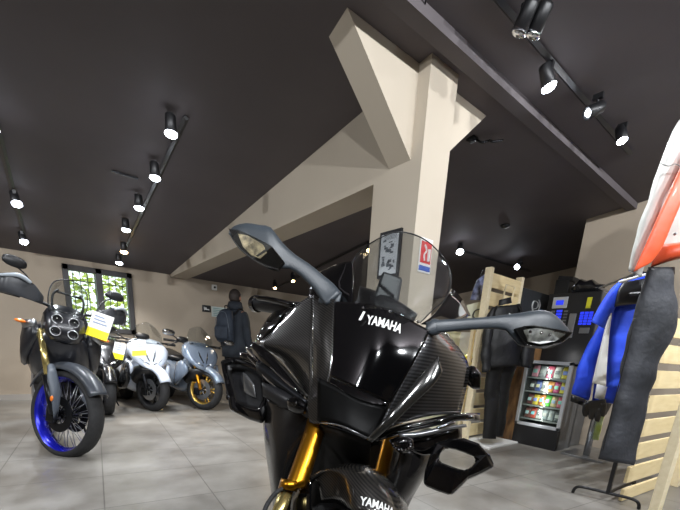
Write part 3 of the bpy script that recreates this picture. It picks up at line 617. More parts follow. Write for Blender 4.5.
# ------------------------------------------------------------------ adventure motorcycle at the left
ab = thing('adventure_motorcycle', 'dark adventure motorcycle with a blue wire-spoked front wheel at the left', 'motorcycle', (.05, 3.66, 0), math.radians(-94)); ab.rotation_euler = (math.radians(-12), 0, math.radians(-94))
fw = local_wheel(ab, 'front_wheel', 0, .345, .13, M['blue'], 36, .062, 'wire')
for s in (-1, 1):
    bm = new(); tube(bm, [(.0, s * .105, .345), (-.12, s * .105, .62)], [.030, .034], 14, 1); g = lp('fork_leg', bm, 'dark', ab, smooth=True)
    bm = new(); tube(bm, [(-.10, s * .105, .60), (-.25, s * .105, .95)], .023, 14, 1); lp('fork_tube', bm, 'palegold', g, smooth=True)
    bm = new(); loft(bm, [lring(.035, s * .115, .36, .018, .05, 12), lring(.02, s * .12, .5, .038, .05, 12), lring(-.04, s * .118, .62, .04, .04, 12), lring(-.07, s * .115, .69, .03, .03, 12)])
    lp('fork_guard', bm, mat('grey guard plastic', (78, 84, 92), .5), g, smooth=True)
    bm = new(); box(bm, (-.09, s * .085 - .02, .27), (.0, s * .085 + .02, .37)); lp('brake_caliper', bm, 'dark', g, bevel=.012)
    bm = new(); ball(bm, (.02, s * .15, .47), .014, .008, .022); lp('reflector', bm, 'orange', g, smooth=True)
bm = new(); bmr = []
for i in range(12):
    a = math.radians(35 + i * 11); c = V((math.cos(a) * .41, 0, .345 + math.sin(a) * .40)); d = V((math.cos(a), 0, math.sin(a)))
    bmr.append([c + V((0, -.075, 0)) - d * .05, c + V((0, -.045, 0)), c + d * .01, c + V((0, .045, 0)), c + V((0, .075, 0)) - d * .05])
patch(bm, bmr, 2); lp('front_fender', bm, mat('dark grey fender', (52, 56, 62), .35, 0, .3), ab, smooth=True, solid=.005)
bpy.context.view_layer.update()
Rz = Matrix.Rotation(math.radians(36), 4, 'Z'); pv = V((-.14, 0, 0))
for o in list(ab.children): o.matrix_basis = Matrix.Translation(pv) @ Rz @ Matrix.Translation(-pv) @ o.matrix_basis
# body: radiator area, tank sides, nose, seat
bdk = mat('dark blue body', (22, 23, 28), .3, 0, .5)
lp('engine', loft(new(), [lring(-.34, 0, .66, .12, .20), lring(-.42, 0, .60, .17, .26), lring(-.75, 0, .52, .17, .24), lring(-.95, 0, .5, .12, .18)]), noisy(mat('engine metal', (34, 34, 36), .4, .7), (20, 20, 22), (60, 60, 62), 14, bump=.4), ab, smooth=True)
lp('fuel_tank', loft(new(), [lring(-.28, 0, .88, .13, .10), lring(-.36, 0, .86, .22, .16), lring(-.55, 0, .88, .23, .18), lring(-.85, 0, .86, .13, .10), lring(-.95, 0, .85, .08, .06)]), bdk, ab, smooth=True)
for s in (-1, 1):
    bm = new(); loft(bm, [lring(-.15, s * .17, .93, .03, .05, 12), lring(-.24, s * .22, .86, .045, .14, 12), lring(-.38, s * .23, .80, .04, .16, 12), lring(-.55, s * .20, .74, .02, .07, 12)]); lp('side_shroud', bm, bdk, ab, smooth=True)
    bm = new(); loft(bm, [lring(-.14, s * .19, .99, .02, .025, 12), lring(-.22, s * .235, .965, .03, .035, 12), lring(-.36, s * .22, .94, .012, .03, 12)]); lp('shroud_panel', bm, 'steel', ab, smooth=True)
nose = lp('front_cowl', loft(new(), [lring(-.05, 0, .97, .07, .06), lring(-.10, 0, 1.0, .12, .12), lring(-.17, 0, 1.02, .15, .15), lring(-.30, 0, 1.0, .13, .13)]), bdk, ab, smooth=True)
for y, z in ((-.052, 1.055), (.052, 1.055), (-.055, .965), (.055, .965)):
    x = -.055 if z < 1 else -.075
    bm = new(); lathe(bm, (x + .01, y, z), (1, 0, 0), [(.029, -.03), (.036, -.03), (.036, .012), (.029, .012)], 22); h = lp('headlight', bm, 'steel', ab, smooth=True)
    bm = new(); ball(bm, (x + .004, y, z), .01, .026, .026, 16); lp('headlight_lens', bm, 'lensg', h, smooth=True)
    bm = new(); ball(bm, (x - .004, y, z), .008, .012, .012, 12); lp('headlight_projector', bm, 'white', h, smooth=True)
bm = new(); patch(bm, [[V((-.12, -.11, 1.10)), V((-.07, 0, 1.11)), V((-.12, .11, 1.10))], [V((-.17, -.125, 1.22)), V((-.12, 0, 1.24)), V((-.17, .125, 1.22))], [V((-.23, -.10, 1.33)), V((-.19, 0, 1.37)), V((-.23, .10, 1.33))]], 5); w_ = lp('windscreen', bm, 'screen', ab, smooth=True, solid=.003)
bm = new(); tube(bm, [(-.12, -.11, 1.10), (-.17, -.125, 1.22), (-.23, -.10, 1.33), (-.19, 0, 1.37), (-.23, .10, 1.33), (-.17, .125, 1.22), (-.12, .11, 1.10)], .004, 6); lp('screen_edge', bm, 'dark', w_, smooth=True)
bm = new()
for s in (-1, 1): tube(bm, [(-.17, s * .09, 1.1), (-.18, s * .10, 1.22), (-.20, s * .07, 1.28)], .008, 8)
tube(bm, [(-.2, -.09, 1.26), (-.2, .09, 1.26)], .008, 8, 1); lp('screen_bracket', bm, 'black', ab, smooth=True)
bm = new(); tube(bm, [(-.36, -.42, 1.16), (-.33, -.2, 1.16), (-.30, 0, 1.12), (-.33, .2, 1.16), (-.36, .42, 1.16)], .013, 10); hb = lp('handlebar', bm, 'black', ab, smooth=True)
for s in (-1, 1):
    bm = new(); tube(bm, [(-.34, s * .30, 1.16), (-.37, s * .44, 1.16)], .018, 12, 1); lp('grip', bm, 'rubber', hb)
    bm = new(); loft(bm, [lring(-.24, s * .20, 1.17, .01, .035, 14), lring(-.20, s * .28, 1.20, .03, .06, 14), lring(-.22, s * .38, 1.22, .035, .075, 14), lring(-.30, s * .46, 1.20, .02, .06, 14)]); hg = lp('hand_guard', bm, mat('hand guard plastic', (48, 50, 54), .4, 0, .3), ab, smooth=True)
    bm = new(); tube(bm, [(-.185, s * .30, 1.26), (-.19, s * .37, 1.285), (-.26, s * .46, 1.25)], [.012, .016, .008], 8); lp('guard_trim', bm, mat('light guard trim', (150, 158, 165), .4), hg, smooth=True)
    bm = new(); tube(bm, [(-.33, s * .22, 1.17), (-.32, s * .27, 1.30), (-.32, s * .36, 1.36)], .006, 8); mm = lp('mirror', bm, 'black', ab, smooth=True)
    bm = new(); loft(bm, [lring(-.33, s * .33, 1.37, .05, .02, 14), lring(-.31, s * .36, 1.38, .075, .04, 14), lring(-.30, s * .37, 1.38, .05, .03, 14)]); lp('mirror_shell', bm, 'black', mm, smooth=True)
    bm = new(); ball(bm, (-.17, s * .27, .98), .025, .035, .014); lp('indicator', bm, 'orange', ab, smooth=True)
local_wheel(ab, 'rear_wheel', -1.59, .33, .14, M['blue'], 24, .06, 'wire')
lp('seat', loft(new(), [lring(-.82, 0, .93, .08, .04), lring(-1.0, 0, .90, .14, .045), lring(-1.3, 0, .93, .15, .045), lring(-1.6, 0, .96, .12, .04), lring(-1.7, 0, .96, .06, .02)]), 'black', ab, smooth=True)
lp('tail_section', loft(new(), [lring(-1.2, 0, .82, .11, .05), lring(-1.5, 0, .86, .13, .05), lring(-1.85, 0, .92, .06, .03)]), bdk, ab, smooth=True)
bm = new()
for s in (-1, 1): tube(bm, [(-.95, s * .10, .45), (-1.59, s * .10, .33)], .03, 10, 1)
lp('swingarm', bm, 'dark', ab, smooth=True)
bm = new(); tube(bm, [(-.7, -.12, .35), (-1.0, -.16, .3), (-1.4, -.18, .5), (-1.75, -.18, .62)], [.02, .025, .05, .05], 12); lp('exhaust', bm, 'steel', ab, smooth=True)
bm = new(); tube(bm, [(-.85, .14, .35), (-.78, .28, .03)], .011, 8, 1); lp('side_stand', bm, 'dark', ab)
lp('lower_cowl', loft(new(), [lring(-.10, 0, .93, .08, .05), lring(-.15, 0, .86, .16, .13), lring(-.24, 0, .80, .21, .19), lring(-.40, 0, .74, .22, .22), lring(-.6, 0, .7, .16, .16)]), bdk, ab, smooth=True)
Rb = Matrix.Rotation(math.radians(24), 4, 'Z'); pv = V((-.30, 0, 0))
for o in ab.children:
    if o.name.split('.')[0] in ('handlebar', 'hand_guard', 'mirror'): o.matrix_basis = Matrix.Translation(pv) @ Rb @ Matrix.Translation(-pv) @ o.matrix_basis
# ------------------------------------------------------------------ scooters along the back wall
def scooter(name, label, loc, rz, body, rimm, screen=True, steer=0, tagged=True, grp=None, lean=0.):
    t = thing(name, label, 'scooter', loc, math.radians(rz)); t.rotation_euler = (math.radians(lean), 0, math.radians(rz))
    local_wheel(t, 'front_wheel', 0, .285, .12, rimm, 5, .09)
    for s in (-1, 1):
        bm = new(); tube(bm, [(.0, s * .09, .285), (-.09, s * .09, .52), (-.16, s * .09, .72)], [.024, .026, .022], 12, 2); lp('fork_leg', bm, M['gold'] if rimm is M['goldrim'] else M['dark'], t, smooth=True)
        bm = new(); box(bm, (-.12, s * .075 - .02, .20), (-.03, s * .075 + .02, .30)); lp('brake_caliper', bm, 'dark', t, bevel=.012)
    rows = []
    for i in range(9):
        a = math.radians(25 + i * 15); c = V((math.cos(a) * .32, 0, .285 + math.sin(a) * .32)); d = V((math.cos(a), 0, math.sin(a)))
        rows.append([c + V((0, -.075, 0)) - d * .06, c + V((0, -.05, 0)), c + d * .01, c + V((0, .05, 0)), c + V((0, .075, 0)) - d * .06])
    lp('front_fender', patch(new(), rows, 2), body, t, smooth=True, solid=.005)
    bpy.context.view_layer.update(); Rs = Matrix.Rotation(math.radians(steer), 4, 'Z'); pz = V((-.1, 0, 0))
    for o in list(t.children): o.matrix_basis = Matrix.Translation(pz) @ Rs @ Matrix.Translation(-pz) @ o.matrix_basis
    cw = lp('front_cowl', loft(new(), [lring(.06, 0, .63, .03, .02), lring(.03, 0, .68, .12, .06, p=2.2), lring(-.03, 0, .76, .19, .11, p=2.2), lring(-.10, 0, .84, .23, .15, p=2.3), lring(-.20, 0, .88, .22, .16), lring(-.32, 0, .88, .14, .13)]), body, t, smooth=True)
    for s in (-1, 1):
        bm = new(); patch(bm, [[V((.045, s * .02, .655)), V((.01, s * .10, .70)), V((-.03, s * .165, .77))], [V((.04, s * .02, .69)), V((.02, s * .09, .73)), V((-.03, s * .15, .80))]], 3); hh = lp('headlight', bm, 'chrome', t, smooth=True, solid=.02)
        bm = new(); ball(bm, (.03, s * .075, .71), .014); lp('headlight_lens', bm, 'white', hh, smooth=True)
        bm = new(); loft(bm, [lring(-.02, s * .20, .60, .02, .05, 12), lring(-.12, s * .235, .58, .03, .15, 12), lring(-.25, s * .235, .52, .03, .18, 12), lring(-.42, s * .20, .42, .02, .10, 12)]); lp('side_fairing', bm, body, t, smooth=True)
        bm = new(); tube(bm, [(-.14, s * .22, .98), (-.13, s * .33, 1.05), (-.15, s * .37, 1.08)], .008, 8); mm = lp('mirror', bm, 'black', t, smooth=True)
        bm = new(); loft(bm, [lring(-.17, s * .39, 1.10, .05, .02, 14), lring(-.14, s * .40, 1.10, .075, .045, 14), lring(-.12, s * .40, 1.10, .04, .03, 14)]); lp('mirror_shell', bm, 'black' if body is not M['greypaint'] else 'chrome', mm, smooth=True)
    lp('grille', loft(new(), [lring(.03, 0, .60, .10, .03), lring(-.1, 0, .56, .15, .10), lring(-.22, 0, .5, .17, .15)]), 'black', t, smooth=True)
    for s in (-1, 1):
        bm = new(); patch(bm, [[V((.035, s * .012, .72)), V((-.03, s * .05, .86)), V((-.13, s * .10, 1.0))], [V((.025, s * .04, .725)), V((-.035, s * .075, .85)), V((-.14, s * .14, .985))]], 3); lp('nose_accent', bm, 'blackpaint', t, smooth=True, solid=.012)
    if screen:
        bm = new(); patch(bm, [[V((-.10, -.15, .97)), V((-.05, 0, .97)), V((-.10, .15, .97))], [V((-.17, -.16, 1.10)), V((-.12, 0, 1.12)), V((-.17, .16, 1.10))], [V((-.24, -.11, 1.21)), V((-.21, 0, 1.27)), V((-.24, .11, 1.21))]], 5); lp('windscreen', bm, 'screen', t, smooth=True, solid=.003)
    bm = new(); tube(bm, [(-.36, -.36, 1.0), (-.3, -.15, 1.0), (-.28, 0, .98), (-.3, .15, 1.0), (-.36, .36, 1.0)], .013, 10); hb = lp('handlebar', bm, 'black', t, smooth=True)
    for s in (-1, 1): bm = new(); tube(bm, [(-.34, s * .26, 1.0), (-.37, s * .38, 1.0)], .019, 12, 1); lp('grip', bm, 'rubber', hb)
    lp('body', loft(new(), [lring(-.30, 0, .60, .12, .28), lring(-.5, 0, .45, .17, .24), lring(-.75, 0, .45, .18, .25), lring(-1.0, 0, .55, .19, .22), lring(-1.25, 0, .66, .16, .14), lring(-1.5, 0, .76, .08, .06)]), body, t, smooth=True)
    lp('seat', loft(new(), [lring(-.68, 0, .74, .08, .04), lring(-.85, 0, .76, .16, .05), lring(-1.1, 0, .79, .17, .05), lring(-1.35, 0, .85, .12, .05), lring(-1.45, 0, .86, .07, .03)]), 'black', t, smooth=True)
    local_wheel(t, 'rear_wheel', -1.30, .285, .15, rimm, 5, .09, disc=False)
    bm = new(); tube(bm, [(-.8, -.16, .3), (-1.2, -.19, .3), (-1.4, -.2, .36)], [.03, .05, .05], 12); lp('exhaust', bm, 'dark', t, smooth=True)
    for o in t.children:
        if not o.name.startswith(('front_wheel', 'rear_wheel', 'brake', 'fork', 'front_fender')): o.scale = (1, 1.1, .90)
    bm = new(); tube(bm, [(-.75, .14, .3), (-.65, .26, .02)], .01, 8, 1); lp('side_stand', bm, 'dark', t)
    return t
M['goldrim'] = mat('gold rim', (214, 178, 90), .3, .8)
M['blackpaint'] = mat('black paint', (20, 20, 22), .2, 0, .6)
s1 = scooter('maxi_scooter', 'white and pale blue maxi scooter with dark wheels and a yellow price card', (1.21, 5.52, 0), -88, M['whitepaint'], M['black'], steer=22, lean=-5)
s2 = scooter('maxi_scooter', 'grey-blue maxi scooter with gold wheels, behind the standing person', (1.86, 5.42, 0), -84, M['greypaint'], M['goldrim'], steer=26, lean=-6)
M['blackpaint'] = mat('black paint', (20, 20, 22), .2, 0, .6)
s3 = scooter('maxi_scooter', 'black scooter half hidden behind the adventure motorcycle', (.70, 5.40, 0), -88, M['blackpaint'], M['black'], lean=-4)
def card(px, py, D, w, h, tilt, label):
    t = thing('price_card', label, 'price card', at(px, py, D), math.radians(-38))
    n_ = math.radians(tilt)
    mx = Matrix.Rotation(math.radians(-14), 4, 'X') @ Matrix.Rotation(n_, 4, 'Y')
    bm = new(); box(bm, (-w / 2, -.002, -h / 2), (w / 2, .002, h / 2), mx); lp('card', bm, 'white', t)
    bm = new(); box(bm, (-w / 2, -.004, -h / 2), (w / 2, -.0021, -h * .16), mx); lp('yellow_band', bm, mat('card yellow', (240, 226, 40), .5), t)
    bm = new()
    for i in range(3): box(bm, (-w * .35, -.004, h * (.05 + i * .13)), (w * (.3 - .1 * i), -.0021, h * (.11 + i * .13)), mx)
    lp('printed_lines', bm, mat('card grey print', (140, 150, 170), .6), t)
card(100, 326, 3.05, .175, .20, 16, 'large white and yellow price card hanging at the right of the adventure motorcycle')
card(119, 351, 4.6, .14, .20, 10, 'small white and yellow price card hanging left of the white scooter')
card(139, 348, 4.65, .17, .19, -6, 'yellow and white price card on the front of the white scooter')
# ------------------------------------------------------------------ person with a backpack
coat = noisy(mat('dark blue coat', (36, 42, 50), .85), (30, 35, 43), (44, 50, 58), 6, bump=.3, bscale=30)
skin = mat('skin', (150, 104, 82), .55); pr = thing('person', 'person in a dark blue coat and trousers seen from behind, wearing a backpack', 'person', (2.72, 6.15, 0), math.radians(-62))
def er(x, y, z, a, b_, n=20, p=2.3): return ring((x, y, z), V((a, 0, 0)), V((0, b_, 0)), n, p)
# continuous body by skin modifier
vs = [(0, 0, .93), (0, 0, 1.15), (0, .0, 1.38), (0, .0, 1.47), (0, .01, 1.54), (0, .02, 1.63), (-.10, 0, .88), (-.11, .0, .48), (-.11, -.02, .09), (-.11, .10, .03), (.10, 0, .88), (.11, .02, .48), (.12, 0, .09), (.12, .12, .03), (-.19, 0, 1.38), (-.25, -.01, 1.12), (-.25, .04, .87), (-.25, .06, .78), (.19, 0, 1.38), (.25, -.01, 1.12), (.26, .05, .87), (.26, .08, .78)]
rd = [(.15, .11), (.14, .1), (.15, .09), (.055, .055), (.055, .06), (.075, .09), (.09, .09), (.06, .06), (.045, .045), (.045, .03), (.09, .09), (.06, .06), (.045, .045), (.045, .03), (.06, .06), (.045, .045), (.032, .032), (.04, .022), (.06, .06), (.045, .045), (.032, .032), (.04, .022)]
es = [(0, 1), (1, 2), (2, 3), (3, 4), (4, 5), (0, 6), (6, 7), (7, 8), (8, 9), (0, 10), (10, 11), (11, 12), (12, 13), (2, 14), (14, 15), (15, 16), (16, 17), (2, 18), (18, 19), (19, 20), (20, 21)]
me = bpy.data.meshes.new('body'); me.from_pydata(vs, es, []); bd = bpy.data.objects.new('body', me); link(bd, pr); me.materials.append(skin)
sk = bd.modifiers.new('skin', 'SKIN'); sk.use_smooth_shade = True
for i, s_ in enumerate(me.skin_vertices[0].data): s_.radius = rd[i]; s_.use_root = (i == 0)
bd.modifiers.new('sub', 'SUBSURF').levels = 1
for s in (-1, 1):
    for k in range(4):
        bm = new(); x = s * .25 + (k - 1.5) * .018 * 1; tube(bm, [(x, .07, .765), (x * 1.0, .085, .73), (x, .085, .70 - .008 * (k in (1, 2)))], [.010, .009, .008], 8, 2); lp('finger', bm, skin, pr, smooth=True)
    bm = new(); tube(bm, [(s * .22, .08, .80), (s * .20, .10, .765), (s * .20, .11, .74)], [.011, .010, .008], 8, 2); lp('thumb', bm, skin, pr, smooth=True)
    bm = new(); ball(bm, (s * .088, .02, 1.63), .012, .02, .032, 10); lp('ear', bm, skin, pr, smooth=True)
o = lp('coat', loft(new(), [er(0, 0, .72, .235, .17), er(0, 0, .85, .235, .17), er(0, 0, 1.05, .215, .155), er(0, 0, 1.25, .225, .155), er(0, 0, 1.36, .225, .14), er(0, 0, 1.43, .17, .11), er(0, 0, 1.48, .085, .085), er(0, .0, 1.53, .08, .08)]), coat, pr, smooth=True); wrinkle(o, .012, 9)
for s in (-1, 1):
    o = lp('coat_sleeve', tube(new(), [(s * .15, 0, 1.39), (s * .20, -.01, 1.30), (s * .245, -.02, 1.10), (s * .255, .02, .94), (s * .256, .045, .84)], [.07, .072, .062, .055, .046], 16, 4), coat, pr, smooth=True); wrinkle(o, .01, 14)
    o = lp('trouser_leg', tube(new(), [(s * .10, 0, .86), (s * .11, .0, .5), (s * .115, -.01, .10)], [.115, .085, .07], 14, 4), mat('dark trousers', (26, 27, 32), .8), pr, smooth=True)
    bm = new(); loft(bm, [lring(s * .115, -.10, .05, .0, 0, 4)] if 0 else [ring((s * .115, y, z), V((w, 0, 0)), V((0, 0, h)), 14, 2.4) for y, z, w, h in ((-.09, .05, .03, .045), (-.05, .055, .045, .055), (.06, .045, .05, .045), (.17, .03, .04, .03), (.19, .025, .02, .02))]); lp('shoe', bm, 'black', pr, smooth=True)
bm = new(); lathe(bm, (0, 0, 1.5), (0, 0, 1), [(.12, -.05), (.125, .0), (.10, .075), (.07, .05), (.08, -.03)], 20); lp('hood', bm, coat, pr, smooth=True)
bm = new(); ball(bm, (0, .0, 1.655), .086, .104, .112, 20)
bmesh.ops.delete(bm, geom=[v for v in bm.verts if v.co.z < 1.575 or (v.co.y > .06 and v.co.z < 1.70)], context='VERTS'); lp('hair', bm, noisy(mat('dark hair', (40, 32, 28), .7), (28, 22, 20), (52, 42, 36), 60), pr, smooth=True, solid=.008)
bm = new(); tube(bm, [(0, .112, 1.64), (0, .125, 1.615), (0, .11, 1.60)], [.008, .014, .010], 8, 2); lp('nose', bm, skin, pr, smooth=True)
for s in (-1, 1): bm = new(); ball(bm, (s * .03, .10, 1.645), .012, .008, .008, 8); lp('eye', bm, 'white', pr)
bm = new(); ball(bm, (0, .10, 1.572), .024, .008, .006, 10); lp('mouth', bm, mat('lips', (140, 80, 70), .5), pr)
bk = thing('backpack', 'dark blue-grey backpack on the back of the standing person', 'backpack', (2.72, 6.15, 1.0), math.radians(-62))
bpm = noisy(mat('backpack fabric', (38, 46, 58), .75), (32, 40, 52), (48, 56, 68), 12)
o = lp('main_compartment', loft(new(), [er(-.02, -.21, -.06, .12, .05), er(-.02, -.23, -.03, .155, .085), er(-.02, -.235, .15, .16, .095), er(-.02, -.22, .34, .145, .08), er(-.02, -.20, .42, .11, .055), er(-.02, -.19, .45, .05, .02)]), bpm, bk, smooth=True); wrinkle(o, .006, 12)
lp('front_pocket', loft(new(), [er(-.02, -.31, -.02, .10, .02), er(-.02, -.325, .03, .125, .03), er(-.02, -.325, .16, .125, .03), er(-.02, -.31, .20, .10, .02)]), bpm, bk, smooth=True)
bm = new(); tube(bm, [(-.05, -.18, .44), (-.04, -.2, .49), (.01, -.2, .49), (.02, -.18, .44)], .008, 8); lp('top_handle', bm, 'black', bk, smooth=True)
bm = new(); tube(bm, [(-.15, -.29, .10), (-.14, -.31, .25), (-.09, -.29, .37), (-.02, -.28, .40), (.05, -.29, .37), (.10, -.31, .25), (.11, -.29, .10)], .004, 6); lp('zip', bm, mat('grey zip', (90, 98, 108), .5), bk, smooth=True)
for s in (-1, 1): bm = new(); tube(bm, [(s * .11, -.15, .38), (s * .12, -.02, .47), (s * .12, .15, .36), (s * .15, .17, .18), (s * .15, .0, .02)], .018, 8, 4, .5); lp('shoulder_strap', bm, 'black', bk, smooth=True)
# ================================================================== the drinks corner
mc = thing('snack_machine', 'low snack vending machine with a silver-framed glass door, standing on the floor', 'vending machine', (4.41, 1.89, 0))
def W(name, bm, m, parent, **k): return obj(name, bm, m if not isinstance(m, str) else M[m], parent, world=(parent.parent is None and parent.type == 'EMPTY'), **k)
greym = mat('grey cabinet metal', (112, 114, 116), .4, .3); silver = mat('silver door frame', (196, 200, 204), .3, .4)
vy0, vy1, vx, vx2 = 1.64, 2.14, 4.41, 4.79
bm = new()
for a, c in (((vx + .03, vy0, .0), (vx2, vy0 + .025, .94)), ((vx + .03, vy1 - .025, 0), (vx2, vy1, .94)), ((vx + .03, vy0, .915), (vx2, vy1, .945)), ((vx2 - .02, vy0, 0), (vx2, vy1, .94))): box(bm, a, c)
W('cabinet', bm, greym, mc)
bm = new(); box(bm, (vx + .10, vy0 + .02, .24), (vx2 - .03, vy1 - .02, .25)); box(bm, (vx2 - .04, vy0 + .025, .25), (vx2 - .03, vy1 - .025, .91)); W('interior', bm, 'black', mc)
W('kick_panel', box(new(), (vx + .005, vy0, 0), (vx + .05, vy1, .225)), 'black', mc, bevel=.004)
bm = new()
for a, c in (((vx, vy0, .225), (vx + .035, vy0 + .035, .955)), ((vx, vy1 - .035, .225), (vx + .035, vy1, .955)), ((vx, vy0, .92), (vx + .035, vy1, .955)), ((vx, vy0, .225), (vx + .035, vy1, .26))): box(bm, a, c)
dr = W('door_frame', bm, silver, mc, bevel=.003); obj('door_glass', box(new(), (vx + .012 , vy0 + .03, .255), (vx + .018, vy1 - .03, .925)), M['glass'], dr)
dr.children[0].location = (0, 0, 0)
for k in range(4): W('shelf', box(new(), (vx + .05, vy0 + .03, .30 + k * .155), (vx2 - .04, vy1 - .03, .308 + k * .155)), 'dark', mc)
for k in range(4):
    bm = new(); box(bm, (vx + .045, vy0 + .03, .292 + k * .155), (vx + .05, vy1 - .03, .31 + k * .155)); W('price_strip', bm, mat('price strip', (150, 150, 150), .5), mc)
for k in range(4):
    ll = bpy.data.lights.new('packet fill light', 'AREA'); ll.size = .42; ll.size_y = .02; ll.shape = 'RECTANGLE'; ll.energy = .8  # added fill lamp without a fixture, brightens the packets on each shelf
    lo = bpy.data.objects.new('packet_fill_light', ll); C.objects.link(lo); lo.location = (vx + .04, (vy0 + vy1) / 2, .445 + k * .155); lo.rotation_euler = V((1, 0, -.9)).to_track_quat('-Z', 'X').to_euler()
rows_ = [('bottom', ['brown', 'red', 'white', 'silver', 'silver', 'dark grey'], [(120, 50, 40), (225, 70, 50), (225, 220, 215), (150, 160, 165), (170, 175, 180), (80, 85, 90)]),
         ('second', ['dark red', 'yellow', 'orange', 'green', 'beige', 'pink'], [(110, 40, 40), (235, 200, 40), (230, 130, 50), (80, 200, 50), (210, 180, 120), (230, 90, 110)]),
         ('third', ['black', 'blue', 'white', 'orange', 'magenta', 'yellow'], [(40, 36, 44), (70, 90, 170), (220, 215, 210), (235, 150, 60), (190, 50, 110), (235, 210, 50)]),
         ('top', ['pink and white', 'grey', 'red and pink', 'white', 'yellow'], [(225, 140, 160), (150, 150, 155), (200, 70, 100), (225, 220, 215), (230, 205, 60)])]
for k, (rn, names, cols) in enumerate(rows_):
    n_ = len(names); pw = .40 / n_
    for i, (cn, cc) in enumerate(zip(names, cols)):
        y = vy1 - .05 - (i + .5) * pw; z = .309 + k * .155; h = .118 if k < 3 else .13
        t = thing('snack_packet', '%s snack packet, %s shelf of the snack machine, %s from left' % (cn, rn, ['first', 'second', 'third', 'fourth', 'fifth', 'sixth'][i]), 'snack', (vx + .09, y, z), 0, 'snack packets in the vending machine')
        w2_ = pw * .47; bm = new()
        loft(bm, [ring((q * .30, 0, zz), V((0, w2_, 0)), V((dd, 0, 0)), 12, 3) for q, zz, dd in ((0, .0, .002), (.02, .012, .014), (.06, h * .5, .02), (.10, h - .012, .014), (.12, h, .002))])
        pmm = noisy(mat('packet foil', cc, .35), cc, tuple(min(255, int(v * .6 + 90)) for v in cc), 38, 1)
        lp('packet', bm, pmm, t, smooth=True)
        bm = new(); loft(bm, [ring((-.022 + q * .30, 0, zz), V((0, w2_ * .62, 0)), V((.003, 0, 0)), 10, 2.4) for q, zz in ((.04, h * .35), (.07, h * .66))]); lp('packet_label', bm, mat('packet label', tuple(255 - v // 2 for v in cc), .4), t)
# tall drinks machine behind
dm = thing('drinks_machine', 'tall black drinks machine with blue-lit buttons behind the snack machine', 'vending machine', (4.81, 1.9, 0))
dy0, dy1, dx = 1.66, 2.20, 4.81
W('cabinet', box(new(), (dx + .02, dy0, 0), (5.14, dy1, 1.70)), greym, dm, bevel=.006)
W('front_door', box(new(), (dx, dy0, .0), (dx + .03, dy1, 1.70)), 'black', dm, bevel=.006)
dspan = mat('blue display', (40, 60, 235), .4, emit=.7)
W('display_panel', box(new(), (dx - .012, 1.98, 1.54), (dx, 2.14, 1.66)), silver, dm, bevel=.004)
W('display_screen', box(new(), (dx - .016, 2.02, 1.575), (dx - .012, 2.10, 1.625)), dspan, dm)
for r_ in range(5):
    for c_ in range(3):
        W('drink_button', box(new(), (dx - .010, 1.70 + c_ * .045, 1.36 + r_ * .028 - .0), (dx, 1.735 + c_ * .045, 1.382 + r_ * .028)), dspan, dm)
for r_ in range(7):
    W('can_label', box(new(), (dx - .008, 2.02, 1.30 + r_ * .033), (dx, 2.08, 1.324 + r_ * .033)), dspan, dm)
    for yy in (1.96, 2.10): W('selection_strip', box(new(), (dx - .006, yy, 1.30 + r_ * .033), (dx, yy + .04, 1.318 + r_ * .033)), greym, dm)
W('yellow_label', box(new(), (dx - .008, 1.74, 1.53), (dx, 1.785, 1.64)), mat('label yellow', (220, 215, 40), .5), dm)
W('coin_panel', box(new(), (dx - .015, 1.86, 1.22), (dx, 1.93, 1.48)), 'steel', dm, bevel=.004)
W('coin_slot', box(new(), (dx - .012, 1.70, 1.27), (dx, 1.80, 1.33)), 'steel', dm, bevel=.004)
W('dispensing_hatch', box(new(), (dx - .008, 1.76, .62), (dx, 2.1, .82)), 'dark', dm)
# black things on top of the drinks machine
t = thing('black_box', 'black cardboard box on top of the drinks machine', 'box', (4.95, 2.10, 1.70))
lp('box_body', box(new(), (-.08, -.07, 0), (.08, .08, .16)), 'black', t, bevel=.004); lp('box_lid', box(new(), (-.085, -.075, .15), (.085, .085, .19), Matrix.Rotation(.15, 4, 'X')), 'black', t)
bm = new(); loft(bm, [ring((4.95, 1.99 - i * .055, 1.70 + h), V((.09 - .008 * i, 0, 0)), V((0, 0, h)), 14, 2.6) for i, h in enumerate((.05, .075, .06, .07, .05, .04))])
o = tag(obj('black_bag', bm, M['blackpaint'], smooth=True), 'crumpled black bag beside the box on the drinks machine', 'bag'); wrinkle(o, .03, 14)
# dark board with a white emblem
bd_ = thing('dark_board', 'tall dark board with a small white emblem right of the wooden stand', 'display board', (4.85, 2.37, 0))
W('board', box(new(), (4.50, 2.35, 0), (5.22, 2.39, 1.74)), mat('charcoal board', (48, 50, 52), .6), bd_, bevel=.003)
def em(px, py): return on(px, py, 1, 2.345)
bm = new(); tube(bm, [em(*q) for q in ((533, 313), (532, 306), (534, 301), (538, 303), (537, 308), (533, 309))], .012, 6, 3, .3); tube(bm, [em(*q) for q in ((539, 300), (540, 305), (538, 311))], .010, 6, 3, .3); W('emblem', bm, 'white', bd_)
bm = new(); box(bm, em(541, 311) + V((-.04, 0, -.02)), em(541, 311) + V((.06, .003, .02))); W('emblem_caption', bm, mat('pale blue print', (120, 140, 170), .5), bd_)
# brown panel
bk_ = thing('brown_panel', 'brown bark-patterned panel standing left of the snack machine', 'panel', (4.5, 2.25, 0))
W('panel', box(new(), (4.46, 2.16, 0), (4.80, 2.335, 1.12)), noisy(mat('bark print', (90, 60, 40), .5), (52, 34, 28), (150, 112, 70), 5, 8, stretch=(1, 3, .8)), bk_)
bm = new()
for i in range(5): box(bm, (4.452, 2.19, .99 + i * .026), (4.46, 2.32, 1.003 + i * .026))
W('vent_slats', bm, mat('rust red', (110, 50, 36), .5), bk_)
